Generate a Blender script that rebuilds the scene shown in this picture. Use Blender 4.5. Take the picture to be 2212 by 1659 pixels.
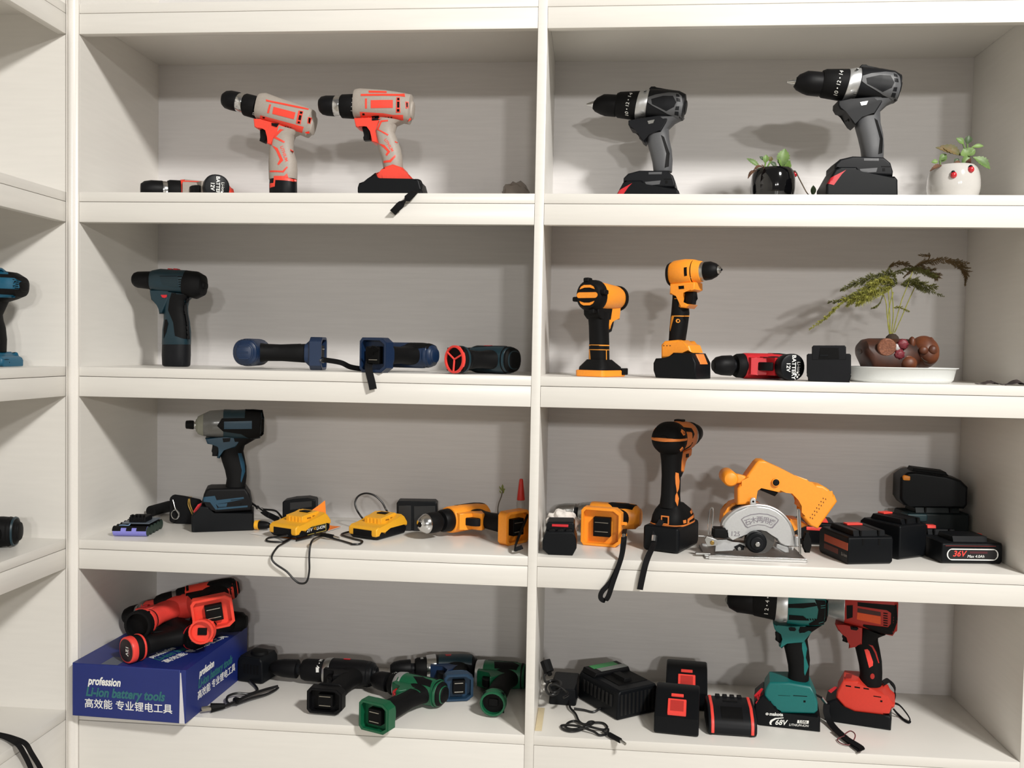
import bpy, bmesh, math, random
import numpy as np
from mathutils import Vector as V, Matrix as MX
from mathutils.bvhtree import BVHTree
for _o in list(bpy.data.objects): bpy.data.objects.remove(_o)
SC = bpy.context.scene
COL = SC.collection
R = math.radians
random.seed(4)

# ---------------------------------------------------------------- camera
ZS = 1.40                                   # height of the third shelf board
CAM = V((0.99466, -1.7077, 0.04839+ZS))
_yaw, _pit, _rol, FPX = -0.08798, -0.03731, 0.01815, 1991.114
_f = V((math.sin(_yaw)*math.cos(_pit), math.cos(_yaw)*math.cos(_pit), math.sin(_pit)))
_r0 = _f.cross(V((0, 0, 1))).normalized(); _u0 = _r0.cross(_f)
_r = _r0*math.cos(_rol)+_u0*math.sin(_rol); _u = -_r0*math.sin(_rol)+_u0*math.cos(_rol)
cd = bpy.data.cameras.new('camera'); cam = bpy.data.objects.new('camera', cd); COL.objects.link(cam)
cd.sensor_width = 36; cd.sensor_fit = 'HORIZONTAL'; cd.lens = FPX*36/2212; cd.clip_start = .05
cam.matrix_world = MX(((_r.x, _u.x, -_f.x, CAM.x), (_r.y, _u.y, -_f.y, CAM.y), (_r.z, _u.z, -_f.z, CAM.z), (0, 0, 0, 1)))
SC.camera = cam

# ---------------------------------------------------------------- view, world, lamps
SC.view_settings.view_transform = 'Standard'; SC.view_settings.look = 'None'
SC.view_settings.gamma = 1; SC.view_settings.use_curve_mapping = False
SC.view_settings.exposure = -0.10
w = bpy.data.worlds.new('room_light'); SC.world = w; w.use_nodes = True
w.node_tree.nodes['Background'].inputs[0].default_value = (1.0, .94, .85, 1)
w.node_tree.nodes['Background'].inputs[1].default_value = .17
def lamp(name, loc, aim, sx, sy, power, col=(1, .975, .93)):
    l = bpy.data.lights.new(name, 'AREA'); l.shape = 'RECTANGLE'; l.size = sx; l.size_y = sy; l.energy = power; l.color = col
    o = bpy.data.objects.new(name, l); COL.objects.link(o); o.location = loc
    o.rotation_euler = (V(aim)-V(loc)).to_track_quat('-Z', 'Y').to_euler(); return o
LAMPS = [('ceiling_lamp', (2.75, -2.5, 3.5), .4, .3, 150), ('ceiling_lamp', (2.1, -10.7, 3.15), .5, .2, 118),
         ('ceiling_lamp', (3.8, -10.2, 3.3), .5, .2, 165)]
for n, loc, sx, sy, p in LAMPS:
    lamp(n, loc, (.9, 0, 1.4), sx, sy, p)

# ---------------------------------------------------------------- materials
def lin(h):
    h = h.lstrip('#'); c = [int(h[i:i+2], 16)/255 for i in (0, 2, 4)]
    return tuple(x/12.92 if x <= .04045 else ((x+.055)/1.055)**2.4 for x in c)+(1,)
MAT = {}
def mat(name, hexc, rough=.5, metal=0, bump=0, scale=300, var=.025, coat=0, spec=.5, trans=0, alpha=1, stretch=None, two=None):
    if name in MAT: return MAT[name]
    m = bpy.data.materials.new(name); m.use_nodes = True; nt = m.node_tree; b = nt.nodes['Principled BSDF']; MAT[name] = m
    c = lin(hexc)
    tc = nt.nodes.new('ShaderNodeTexCoord'); mp = nt.nodes.new('ShaderNodeMapping'); nz = nt.nodes.new('ShaderNodeTexNoise')
    nt.links.new(tc.outputs['Object'], mp.inputs[0]); nt.links.new(mp.outputs[0], nz.inputs['Vector'])
    if stretch: mp.inputs['Scale'].default_value = stretch
    nz.inputs['Scale'].default_value = scale; nz.inputs['Detail'].default_value = 3
    rp = nt.nodes.new('ShaderNodeValToRGB'); nt.links.new(nz.outputs[0], rp.inputs[0])
    d = two and lin(two) or tuple(x*(1-2*var) for x in c[:3])+(1,)
    rp.color_ramp.elements[0].color = d; rp.color_ramp.elements[0].position = .35
    rp.color_ramp.elements[1].color = c; rp.color_ramp.elements[1].position = .65
    nt.links.new(rp.outputs[0], b.inputs['Base Color'])
    b.inputs['Roughness'].default_value = rough; b.inputs['Metallic'].default_value = metal
    b.inputs['Specular IOR Level'].default_value = spec
    if coat: b.inputs['Coat Weight'].default_value = coat; b.inputs['Coat Roughness'].default_value = .05
    if trans: b.inputs['Transmission Weight'].default_value = trans
    if alpha < 1: b.inputs['Alpha'].default_value = alpha
    if bump:
        bp = nt.nodes.new('ShaderNodeBump'); bp.inputs['Strength'].default_value = bump; bp.inputs['Distance'].default_value = .001
        nt.links.new(nz.outputs[0], bp.inputs['Height']); nt.links.new(bp.outputs[0], b.inputs['Normal'])
    return m
WHITE = mat('white_painted_board', '#e3e0da', .30, bump=.12, scale=9, var=.012, stretch=(1.2, 1.2, 14))
WBACK = mat('white_woodgrain_panel', '#d6d3d2', .5, bump=.35, scale=10, var=.02, stretch=(1, 1, 16))

# ---------------------------------------------------------------- geometry helpers
def tag(o, label, cat, group=None):
    o['label'] = label; o['category'] = cat
    if group: o['group'] = group
    return o
def mesh_obj(name, bm, m, parent=None, ang=35, wn=False):
    bmesh.ops.recalc_face_normals(bm, faces=bm.faces)
    me = bpy.data.meshes.new(name); bm.to_mesh(me); bm.free()
    o = bpy.data.objects.new(name, me); COL.objects.link(o); o.parent = parent
    me.materials.append(m)
    for p in me.polygons: p.use_smooth = True
    me.set_sharp_from_angle(angle=R(ang))
    if wn: w_ = o.modifiers.new('weighted', 'WEIGHTED_NORMAL'); w_.keep_sharp = True; w_.weight = 80
    return o
def add_box(bm, a, b, bev=0, seg=2):
    g = bmesh.ops.create_cube(bm, size=1)['verts']
    for v in g: v.co = V([a[i]+(b[i]-a[i])*(v.co[i]+.5) for i in range(3)])
    if bev:
        es = list({e for v in g for e in v.link_edges})
        bmesh.ops.bevel(bm, geom=es, offset=bev, segments=seg, affect='EDGES', profile=.5)
def box(name, a, b, m, parent=None, bev=0):
    bm = bmesh.new(); add_box(bm, a, b, bev); return mesh_obj(name, bm, m, parent)
def empty(name, loc, label, cat, group=None):
    o = bpy.data.objects.new(name, None); COL.objects.link(o); o.location = loc; o.empty_display_size = .05
    return tag(o, label, cat, group)
def ray(px, py):
    return (_f*FPX+_r*(px-1106)-_u*(py-829.5)).normalized()
def on_z(px, py, z):
    d = ray(px, py); return CAM+d*((z-CAM.z)/d.z)
def on_y(px, py, y):
    d = ray(px, py); return CAM+d*((y-CAM.y)/d.y)
DEPW = .345
Z = {1: ZS+.69433, 2: ZS+.33662, 3: ZS, 4: ZS-.33769, 5: ZS-.67717}

# ---------------------------------------------------------------- the room
def struct(o): o['kind'] = 'structure'; return o
struct(box('floor', (-1.2, -12, -.05), (5, .5, 0), mat('pale_floor_tile', '#b9b2a6', .35, var=.02)))
struct(box('wall_back', (-1.2, DEPW, 0), (5, DEPW+.1, 3.8), mat('white_wall_paint', '#e2ded6', .6)))
struct(box('wall_left', (-1.3, -12, 0), (-1.2, DEPW, 3.8), MAT['white_wall_paint']))
# ---------------------------------------------------------------- the shelving
DEP = .32347; XL, XR, XE = .88, .89725, 1.77411; TOP = ZS+1.05
unit = empty('shelving_unit', (0, 0, 0), 'tall white painted wooden shelving with two columns of open bays full of power tools', 'shelving')
box('back_panel', (-.02, DEP, 0), (XE+.02, DEP+.012, TOP), WBACK, unit)
box('side_panel', (-.018, .004, 0), (0, DEP, TOP), WHITE, unit)
box('side_panel', (XE, 0, 0), (XE+.018, DEP, TOP), WHITE, unit, .001)
box('divider_panel', (XL, -.001, 0), (XR, DEP, TOP), WHITE, unit, .001)
bm = bmesh.new()                                     # rounded corner moulding between the two shelving runs
prof = [(-.0250, .003), (-.0250, -.002), (-.0235, -.0045), (-.0205, -.0045), (-.0195, -.0065), (-.0165, -.0085), (-.0125, -.009), (-.0085, -.0085), (-.0065, -.0055), (-.003, -.0045), (-.0004, -.003), (-.0004, .003)]
lo = [bm.verts.new((x, y, 0)) for x, y in prof]; hi = [bm.verts.new((x, y, TOP)) for x, y in prof]
for i in range(len(prof)): bm.faces.new((lo[i], lo[(i+1) % len(prof)], hi[(i+1) % len(prof)], hi[i]))
bm.faces.new(lo[::-1]); bm.faces.new(hi)
mesh_obj('corner_moulding', bm, mat('white_gloss_moulding', '#e6e2dc', .22, var=.01), unit, 50)
for k in (1, 2, 3, 4, 5):
    for x0, x1 in ((0, XL), (XR, XE)):
        z = Z[k]
        s = box('shelf_board', (x0, 0, z-.018), (x1, DEP, z), WHITE, unit, .0008)
        lowest = z-.0574 if k < 5 else .08
        box('front_rail', (x0+.0004, -.0006, lowest), (x1-.0004, .016, z-.0190), WHITE, s, .0008)
# top row above the frame
box('shelf_board', (0, 0, TOP-.02), (XE, DEP, TOP), WHITE, unit)
side = empty('shelving_unit', (-.026, -.45, 0), 'white shelving run on the left meeting the main shelves at the corner moulding', 'shelving')
def sb(name, a, b, m, par, bev=0):
    o = box(name, V(a)-V(side.location), V(b)-V(side.location), m, par, bev); return o
LX = -.026; LB = LX-DEP; LY = -.75
sb('end_panel', (LB, -.0003, 0), (LX, .0037, TOP), WHITE, side)
sb('back_panel', (LB-.012, LY, 0), (LB, .0037, TOP), WBACK, side)
for k in (1, 2, 3, 4, 5):
    z = Z[k]
    s = sb('shelf_board', (LB, LY, z-.018), (LX, -.0004, z), WHITE, side, .0008)
    sb('front_rail', (LX-.016, LY, z-.0574 if k < 5 else .08), (LX+.0006, -.0008, z-.0190), WHITE, s, .0008)
sb('shelf_board', (LB, LY, TOP-.02), (LX, -.0004, TOP), WHITE, side)
# ---------------------------------------------------------------- modelling kit for tools
BASE = 1e6; EPS = .0004
def sgp(c, e): return math.copysign(abs(c)**e, c)
def sweep(name, pts, r, m, par=None, N=8, closed=False, flat=None, up=None):
    """tube (r) or flat ribbon (flat=(half width, half thickness), up = width direction) along smooth points"""
    P = []
    n = len(pts); pts = [V(p) for p in pts]
    for i in range(n-1 if not closed else n):           # Catmull-Rom
        g = lambda k: pts[k % n] if closed else pts[max(0, min(n-1, k))]
        a, b, c, d = g(i-1), g(i), g(i+1), g(i+2)
        for t in [k/5 for k in range(5)]:
            P.append(.5*((2*b)+(c-a)*t+(2*a-5*b+4*c-d)*t*t+(3*b-a-3*c+d)*t**3))
    if not closed: P.append(pts[-1])
    bm = bmesh.new(); rings = []; nv = None; L = len(P)
    for i, p in enumerate(P):
        tg = (P[(i+1) % L]-P[i-1]) if closed else (P[min(i+1, L-1)]-P[max(i-1, 0)])
        if tg.length < 1e-9: tg = V((1, 0, 0))
        tg.normalize()
        if flat:
            U = up[i*len(up)//L] if isinstance(up, list) else up
            wv = V(U); wv = (wv-tg*wv.dot(tg)).normalized(); hv = tg.cross(wv)
            a, b = flat; q = [(a, b), (-a, b), (-a, -b), (a, -b)]
            rings.append([bm.verts.new(p+wv*x+hv*y) for x, y in q])
        else:
            if nv is None: nv = tg.orthogonal()
            nv = (nv-tg*nv.dot(tg)).normalized(); bv = tg.cross(nv)
            rr = r(i/(L-1)) if callable(r) else r
            rings.append([bm.verts.new(p+(nv*math.cos(2*math.pi*k/N)+bv*math.sin(2*math.pi*k/N))*rr) for k in range(N)])
    M = len(rings[0])
    for i in range(L if closed else L-1):
        A, B = rings[i], rings[(i+1) % L]
        for k in range(M): bm.faces.new((A[k], A[(k+1) % M], B[(k+1) % M], B[k]))
    if not closed: bm.faces.new(rings[0][::-1]); bm.faces.new(rings[-1])
    return mesh_obj(name, bm, m, par)
def text_mesh(s, shear=0, bold=0, sx=1):
    cu = bpy.data.curves.new('t', 'FONT'); cu.body = s; cu.align_x = 'CENTER'; cu.align_y = 'CENTER'; cu.shear = shear; cu.offset = bold; cu.resolution_u = 3
    o = bpy.data.objects.new('t', cu); COL.objects.link(o)
    dg = bpy.context.evaluated_depsgraph_get(); me = bpy.data.meshes.new_from_object(o.evaluated_get(dg))
    bpy.data.objects.remove(o); bpy.data.curves.remove(cu)
    bm = bmesh.new(); bm.from_mesh(me); bpy.data.meshes.remove(me)
    bmesh.ops.remove_doubles(bm, verts=bm.verts, dist=1e-5)
    for v in bm.verts: v.co.x *= sx
    return bm
class T:
    def __init__(s, name, label, cat, loc, yaw=0, crop=None, group=None, rot=None):
        s.root = empty(name, loc, label, cat, group); s.crop = crop; s.parts = {}; s.pk = max(-.5, min(.85, (loc[2]-CAM.z)*3))
        Rm = rot if rot is not None else MX.Rotation(yaw, 4, 'Z')
        s.M = MX.Translation(V(loc))@Rm.to_4x4(); s.root.matrix_world = s.M; s.I = s.M.inverted()
        s.lc = s.I@CAM
        if crop:
            d = V(loc)-CAM; s.by = (829.5-FPX*d.dot(_u)/d.dot(_f)-crop[1])*crop[2]
    def K(s, x, y, v=0):
        """point in the tool's own frame (u along, w up) in its side plane"""
        if not s.crop: return x*.001, y*.001
        z0 = y >= BASE
        if z0: y = s.by
        d = (s.I.to_3x3()@ray(s.crop[0]+x/s.crop[2], s.crop[1]+y/s.crop[2]))
        p = s.lc+d*((v-s.lc.y)/d.y)
        return p.x, (0.0 if z0 else p.z)
    def reg(s, name, o, key=None):
        s.parts[key or name] = o; return o
    def P(s, par): return s.parts[par] if par else s.root
    def loft(s, name, m, secs, n=2.6, cap=(2, 2), par=None, v0=0, N=28, key=None, ang=40):
        rs = []
        for q in secs:
            x1, y1, x2, y2 = q[:4]; t = q[4] if len(q) > 4 else None
            vv = v0+(q[5]*.001 if len(q) > 5 else 0)
            A = V(s.K(x1, y1, vv)); B = V(s.K(x2, y2, vv)); C = (A+B)/2; D = (B-A)/2
            rs.append([C, D, D.length if t is None else t*.001, vv])
        def end(i, j, c):
            c *= .001
            C, D, t, vv = rs[i]; d = rs[i][0]-rs[j][0]
            if d.length < 1e-6: return [rs[i]]
            d = d.normalized()*min(c, d.length*.6); h = max(D.length, 1e-6)
            out = []
            for a in (0, .5, 1):
                th = a*math.pi/2; inn = c*(1-math.cos(th))
                out.append([C-d*(1-math.sin(th)), D*max(.15, (h-inn)/h), max(t*.15, t-inn), vv])
            return out
        seq = (end(0, 1, cap[0])[::-1] if cap[0] else [rs[0]])+rs[1:-1]+(end(-1, -2, cap[1]) if cap[1] else [rs[-1]])
        bm = bmesh.new(); rings = []; e = 2/n
        for C, D, t, vv in seq:
            r = []
            for k in range(N):
                th = 2*math.pi*(k+.5)/N; c = C+D*sgp(math.cos(th), e)
                r.append(bm.verts.new((c.x, vv+t*sgp(math.sin(th), e), c.y)))
            rings.append(r)
        for A, B in zip(rings, rings[1:]):
            for k in range(N): bm.faces.new((A[k], A[(k+1) % N], B[(k+1) % N], B[k]))
        bm.faces.new(rings[0]); bm.faces.new(rings[-1])
        return s.reg(name, mesh_obj(name, bm, m, s.P(par), ang), key)
    def prism(s, name, m, poly, t, bev=1.5, par=None, v0=0, key=None, seg=2):
        a, b = (-t*.001, t*.001) if not isinstance(t, tuple) else (t[0]*.001, t[1]*.001)
        vk = 0 if not s.crop else a*.85 if isinstance(t, tuple) else a*s.pk if t > 12 else 0
        pts = [s.K(poly[i], poly[i+1], v0*.001+vk) for i in range(0, len(poly), 2)]
        if s.crop: pts = [(u, max(w, 0)) for u, w in pts]
        bm = bmesh.new()
        lo = [bm.verts.new((u, a+v0*.001, w)) for u, w in pts]; hi = [bm.verts.new((u, b+v0*.001, w)) for u, w in pts]
        f1 = bm.faces.new(lo); f2 = bm.faces.new(hi[::-1])
        for i in range(len(pts)): bm.faces.new((lo[i], hi[i], hi[(i+1) % len(pts)], lo[(i+1) % len(pts)]))
        if bev:
            es = list({e for f in (f1, f2) for e in f.edges})
            bmesh.ops.bevel(bm, geom=es, offset=bev*.001, segments=seg, affect='EDGES', profile=.5, clamp_overlap=True)
        return s.reg(name, mesh_obj(name, bm, m, s.P(par), 50, True), key)
    def bvh(s, on):
        vs, fs = [], []
        for k in on:
            me = s.parts[k].data; b = len(vs)
            vs += [v.co.copy() for v in me.vertices]; me.calc_loop_triangles(); fs += [[b+i for i in p.vertices] for p in me.loop_triangles]
        return BVHTree.FromPolygons(vs, fs)
    def hit(s, T_, x, y, side):
        v = side*.03 if s.crop else 0; u = w = 0
        for _ in range(3 if s.crop else 1):
            u, w = s.K(x, y, v)
            h = T_.ray_cast(V((u, side*.3, w)), V((0, -side, 0)))
            if h[0] is not None: v = h[0].y
            else:
                h = T_.find_nearest(V((u, side*.02, w)))
                if h[0] is not None: v = h[0].y
        return V((u, v, w))
    def surf(s, bm, T_, side, h):
        for v in bm.verts:
            p = v.co; q = T_.ray_cast(V((p.x, side*.3, p.z)), V((0, -side, 0)))
            if q[0] is None:
                g = T_.find_nearest(V((p.x, side*.02, p.z))); y = g[0].y if g[0] is not None else 0
            else: y = q[0].y
            v.co.y = y-side*.0004
        r = bmesh.ops.extrude_face_region(bm, geom=bm.faces[:])
        for v in [g for g in r['geom'] if isinstance(g, bmesh.types.BMVert)]: v.co.y += side*(h*.001+.0004)
    def pan(s, name, m, polys, on, h=.5, side=-1, par=None, key=None, step=4):
        T_ = s.bvh(on); bm = bmesh.new()
        for poly in polys:
            vs = [bm.verts.new(s.hit(T_, poly[i], poly[i+1], side)) for i in range(0, len(poly), 2)]
            for v in vs: v.co.y = 0
            f = bm.faces.new(vs)
        bm.normal_update(); bmesh.ops.triangulate(bm, faces=bm.faces[:])
        for _ in range(4):
            es = [e for e in bm.edges if e.calc_length() > step*.001]
            if not es: break
            bmesh.ops.subdivide_edges(bm, edges=es, cuts=1); bmesh.ops.triangulate(bm, faces=bm.faces[:])
        s.surf(bm, T_, side, h)
        return s.reg(name, mesh_obj(name, bm, m, s.P(par or on[0])), key)
    def text(s, txt, x, y, size, ang, m, on, side=-1, par=None, shear=0, bold=0, sx=1, h=.25, name='lettering', mirror=1):
        T_ = s.bvh(on); bm = text_mesh(txt, shear, bold, sx); a = R(ang); fy = -1 if s.crop else 1
        if not s.crop and side > 0: mirror = -mirror
        for v in bm.verts:
            tx, ty = v.co.x*size*mirror, v.co.y*size
            p = s.hit(T_, x+tx*math.cos(a)-ty*math.sin(a), y+fy*(tx*math.sin(a)+ty*math.cos(a)), side); v.co = V((p.x, 0, p.z))
        s.surf(bm, T_, side, h)
        return mesh_obj(name, bm, m, s.P(par or on[0]))
    def text3(s, txt, O, ax, ay, size, m, par, shear=0, bold=0, sx=1, h=.25, name='lettering'):
        """lettering on a flat face: origin O (mm), text right ax, text up ay in the tool's frame"""
        bm = text_mesh(txt, shear, bold, sx); ax = V(ax).normalized(); ay = V(ay).normalized(); nn = ax.cross(ay)
        for v in bm.verts: v.co = V(O)*.001+ax*v.co.x*size*.001+ay*v.co.y*size*.001
        r = bmesh.ops.extrude_face_region(bm, geom=bm.faces[:])
        for v in [g for g in r['geom'] if isinstance(g, bmesh.types.BMVert)]: v.co += nn*h*.001
        return mesh_obj(name, bm, m, s.P(par))
    def box(s, name, a, b, m, par=None, bev=1, key=None):
        bm = bmesh.new(); add_box(bm, V(a)*.001, V(b)*.001, bev*.001)
        return s.reg(name, mesh_obj(name, bm, m, s.P(par), 50, True), key)
    def tray(s, name, m, O, ax, ay, az, poly, inset, H, depth, par=None, key=None, bev=1):
        """solid with the outline poly (mm, in ax/ay) rising H along az, with a recess of the given depth in its az face"""
        O = V(O)*.001; ax, ay, az = V(ax), V(ay), V(az)
        n = len(poly)//2; pts = [V((poly[2*i], poly[2*i+1]))*.001 for i in range(n)]
        c = sum(pts, V((0, 0)))/n; k = [max(0, 1-inset*.001/max(1e-6, (p-c).length)*1.25) for p in pts]
        ins = [c+(p-c)*f for p, f in zip(pts, k)]
        W = lambda p, z: O+ax*p.x+ay*p.y+az*z*.001
        bm = bmesh.new()
        L = [[bm.verts.new(W(p, z)) for p in q] for q, z in ((pts, 0), (pts, H), (ins, H), (ins, H-depth))]
        f0 = bm.faces.new(L[0][::-1])
        for A, B in zip(L, L[1:]):
            for i in range(n): bm.faces.new((A[i], A[(i+1) % n], B[(i+1) % n], B[i]))
        bm.faces.new(L[3])
        if bev:
            bm.edges.ensure_lookup_table(); es = [e for e in bm.edges if all(v in L[1] for v in e.verts) or all(v in L[0] for v in e.verts)]
            bmesh.ops.bevel(bm, geom=es, offset=bev*.001, segments=2, affect='EDGES', clamp_overlap=True)
        return s.reg(name, mesh_obj(name, bm, m, s.P(par), 50, True), key)
    def tube(s, name, pts, r, m, par=None, **k):
        return sweep(name, [V(p)*.001 for p in pts], r*.001, m, s.P(par), **k)
    def wtube(s, name, pts, r, m, par=None, flat=None, up=None, **k):
        """tube or ribbon through world points (metres)"""
        U = None
        if flat:
            f3 = s.I.to_3x3(); U = [f3@V(q) for q in up] if isinstance(up, list) else f3@V(up); flat = (flat[0]*.001, flat[1]*.001)
        return sweep(name, [s.I@V(p) for p in pts], r, m, s.P(par), flat=flat, up=U, **k)
    def low(s):
        bpy.context.view_layer.update()
        return min((o.matrix_world@v.co).z for o in s.root.children_recursive if o.type == 'MESH' for v in o.data.vertices)
    def rest(s, z):
        z += EPS
        s.root.matrix_world = MX.Translation((0, 0, z-s.low()))@s.root.matrix_world; bpy.context.view_layer.update()
        s.M = s.root.matrix_world.copy(); s.I = s.M.inverted(); return s
def axes(x, z):
    """rotation whose local u axis is x and whose local w axis is as near z as it can be"""
    x = V(x).normalized(); z = V(z); z = (z-x*z.dot(x)).normalized(); y = z.cross(x)
    return MX(((x.x, y.x, z.x), (x.y, y.y, z.y), (x.z, y.z, z.z)))
def pl(c): return c
# colours
GREY = mat('warm_grey_rubber', '#a49b92', .55, var=.03, bump=.05)
RED = mat('red_orange_plastic', '#ee4634', .42)
BLK = mat('black_plastic', '#0e0e10', .5, spec=.16)
BLKR = mat('black_rubber', '#0f0f10', .62, bump=.1, spec=.14)
BLKS = mat('black_satin_plastic', '#0f1114', .42, spec=.16)
CHR = mat('chrome', '#d6d6d6', .18, metal=1)
STEEL = mat('brushed_steel', '#b9b9b7', .3, metal=1)
ALU = mat('cast_aluminium', '#c9cacb', .38, metal=.75)
WTXT = mat('white_print', '#f0f0ec', .5)
DG = mat('dark_grey_plastic', '#505154', .5)
CHAR = mat('charcoal_plastic', '#17181b', .45, spec=.16)
TEALD = mat('dark_teal_plastic', '#0b2b36', .45)
BLUED = mat('dark_blue_plastic', '#0f2747', .42)
YEL = mat('orange_yellow_plastic', '#fb9b2a', .42)
YEL2 = mat('yellow_plastic', '#f3b12a', .42)
ORG = mat('orange_plastic', '#f7883a', .42)
REDD = mat('deep_red_plastic', '#c4202a', .42)
REDB = mat('bright_red_plastic', '#f0483f', .42)
TEAL = mat('teal_plastic', '#0c6866', .42)
GRN = mat('green_plastic', '#0c5a3a', .42)
STRAP = mat('black_webbing', '#131315', .8, bump=.3, scale=900, spec=.16)
CORD = mat('black_cable', '#101012', .4)
DARK = mat('dark_recess', '#070708', .6, spec=.16)
CON = mat('metal_contact', '#b8b4aa', .3, metal=1)
YL = mat('yellow_outline', '#e8952e', .5)
# ---------------------------------------------------------------- shared builders
def base(px, py, y, k): p = on_y(px, py, y); return V((p.x, y, Z[k]+EPS))
def ycrop(py, crop): return crop[1]+py/crop[2]
def dup(root, loc, yaw, label, group=None):
    c = root.copy(); COL.objects.link(c); c.location = loc; c.rotation_euler = (0, 0, yaw); c['label'] = label
    for ch in root.children:
        d = ch.copy(); COL.objects.link(d); d.parent = c; d.matrix_parent_inverse = ch.matrix_parent_inverse.copy()
        for g in ch.children: e = g.copy(); COL.objects.link(e); e.parent = d
    return c
def lathe(name, m, prof, par, O=(0, 0, 0), N=36):
    bm = bmesh.new(); O = V(O); rings = []
    for r, z in prof:
        rings.append([bm.verts.new(O+V((r*math.cos(2*math.pi*k/N), r*math.sin(2*math.pi*k/N), z))) for k in range(N)])
    for A, B in zip(rings, rings[1:]):
        for k in range(N): bm.faces.new((A[k], A[(k+1) % N], B[(k+1) % N], B[k]))
    bm.faces.new(rings[0][::-1]); bm.faces.new(rings[-1])
    return mesh_obj(name, bm, m, par, 40)
def leaf(name, m, a, b, wid, nrm, par, curl=.15, ser=0, pw=1.0, n=14):
    """leaf blade from a to b (par frame), widest near the middle, serrated when ser"""
    a, b = V(a), V(b); L = b-a; d = L.normalized(); N_ = V(nrm); N_ = (N_-d*N_.dot(d)).normalized(); s = d.cross(N_)
    bm = bmesh.new(); rows = []
    for i in range(n+1):
        t = i/n; wdt = wid*.5*max(.03, math.sin(math.pi*min(1, t**pw*.97+.015)))*(1+(ser*(1 if i % 2 else -1) if 0 < i < n else 0))
        c = a+L*t+N_*L.length*curl*math.sin(math.pi*t)
        rows.append([bm.verts.new(c+s*wdt*q+N_*wdt*.35*abs(q)) for q in (-1, -.5, 0, .5, 1)])
    for A, B in zip(rows, rows[1:]):
        for k in range(4): bm.faces.new((A[k], A[k+1], B[k+1], B[k]))
    r = bmesh.ops.extrude_face_region(bm, geom=bm.faces[:], use_keep_orig=True)
    for v in [g for g in r['geom'] if isinstance(g, bmesh.types.BMVert)]: v.co += N_*.0006
    return mesh_obj(name, bm, m, par, 60)
def blob(name, m, c, rad, par, jit=.12, seed=1, sub=3, freq=3):
    from mathutils import noise
    bm = bmesh.new(); bmesh.ops.create_icosphere(bm, subdivisions=sub, radius=1)
    for v in bm.verts:
        k = 1+jit*noise.noise(v.co*freq+V((seed*7.3, 0, 0)))
        v.co = V(c)+V((v.co.x*rad[0], v.co.y*rad[1], v.co.z*rad[2]))*k
    return mesh_obj(name, bm, m, par, 180)
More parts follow.
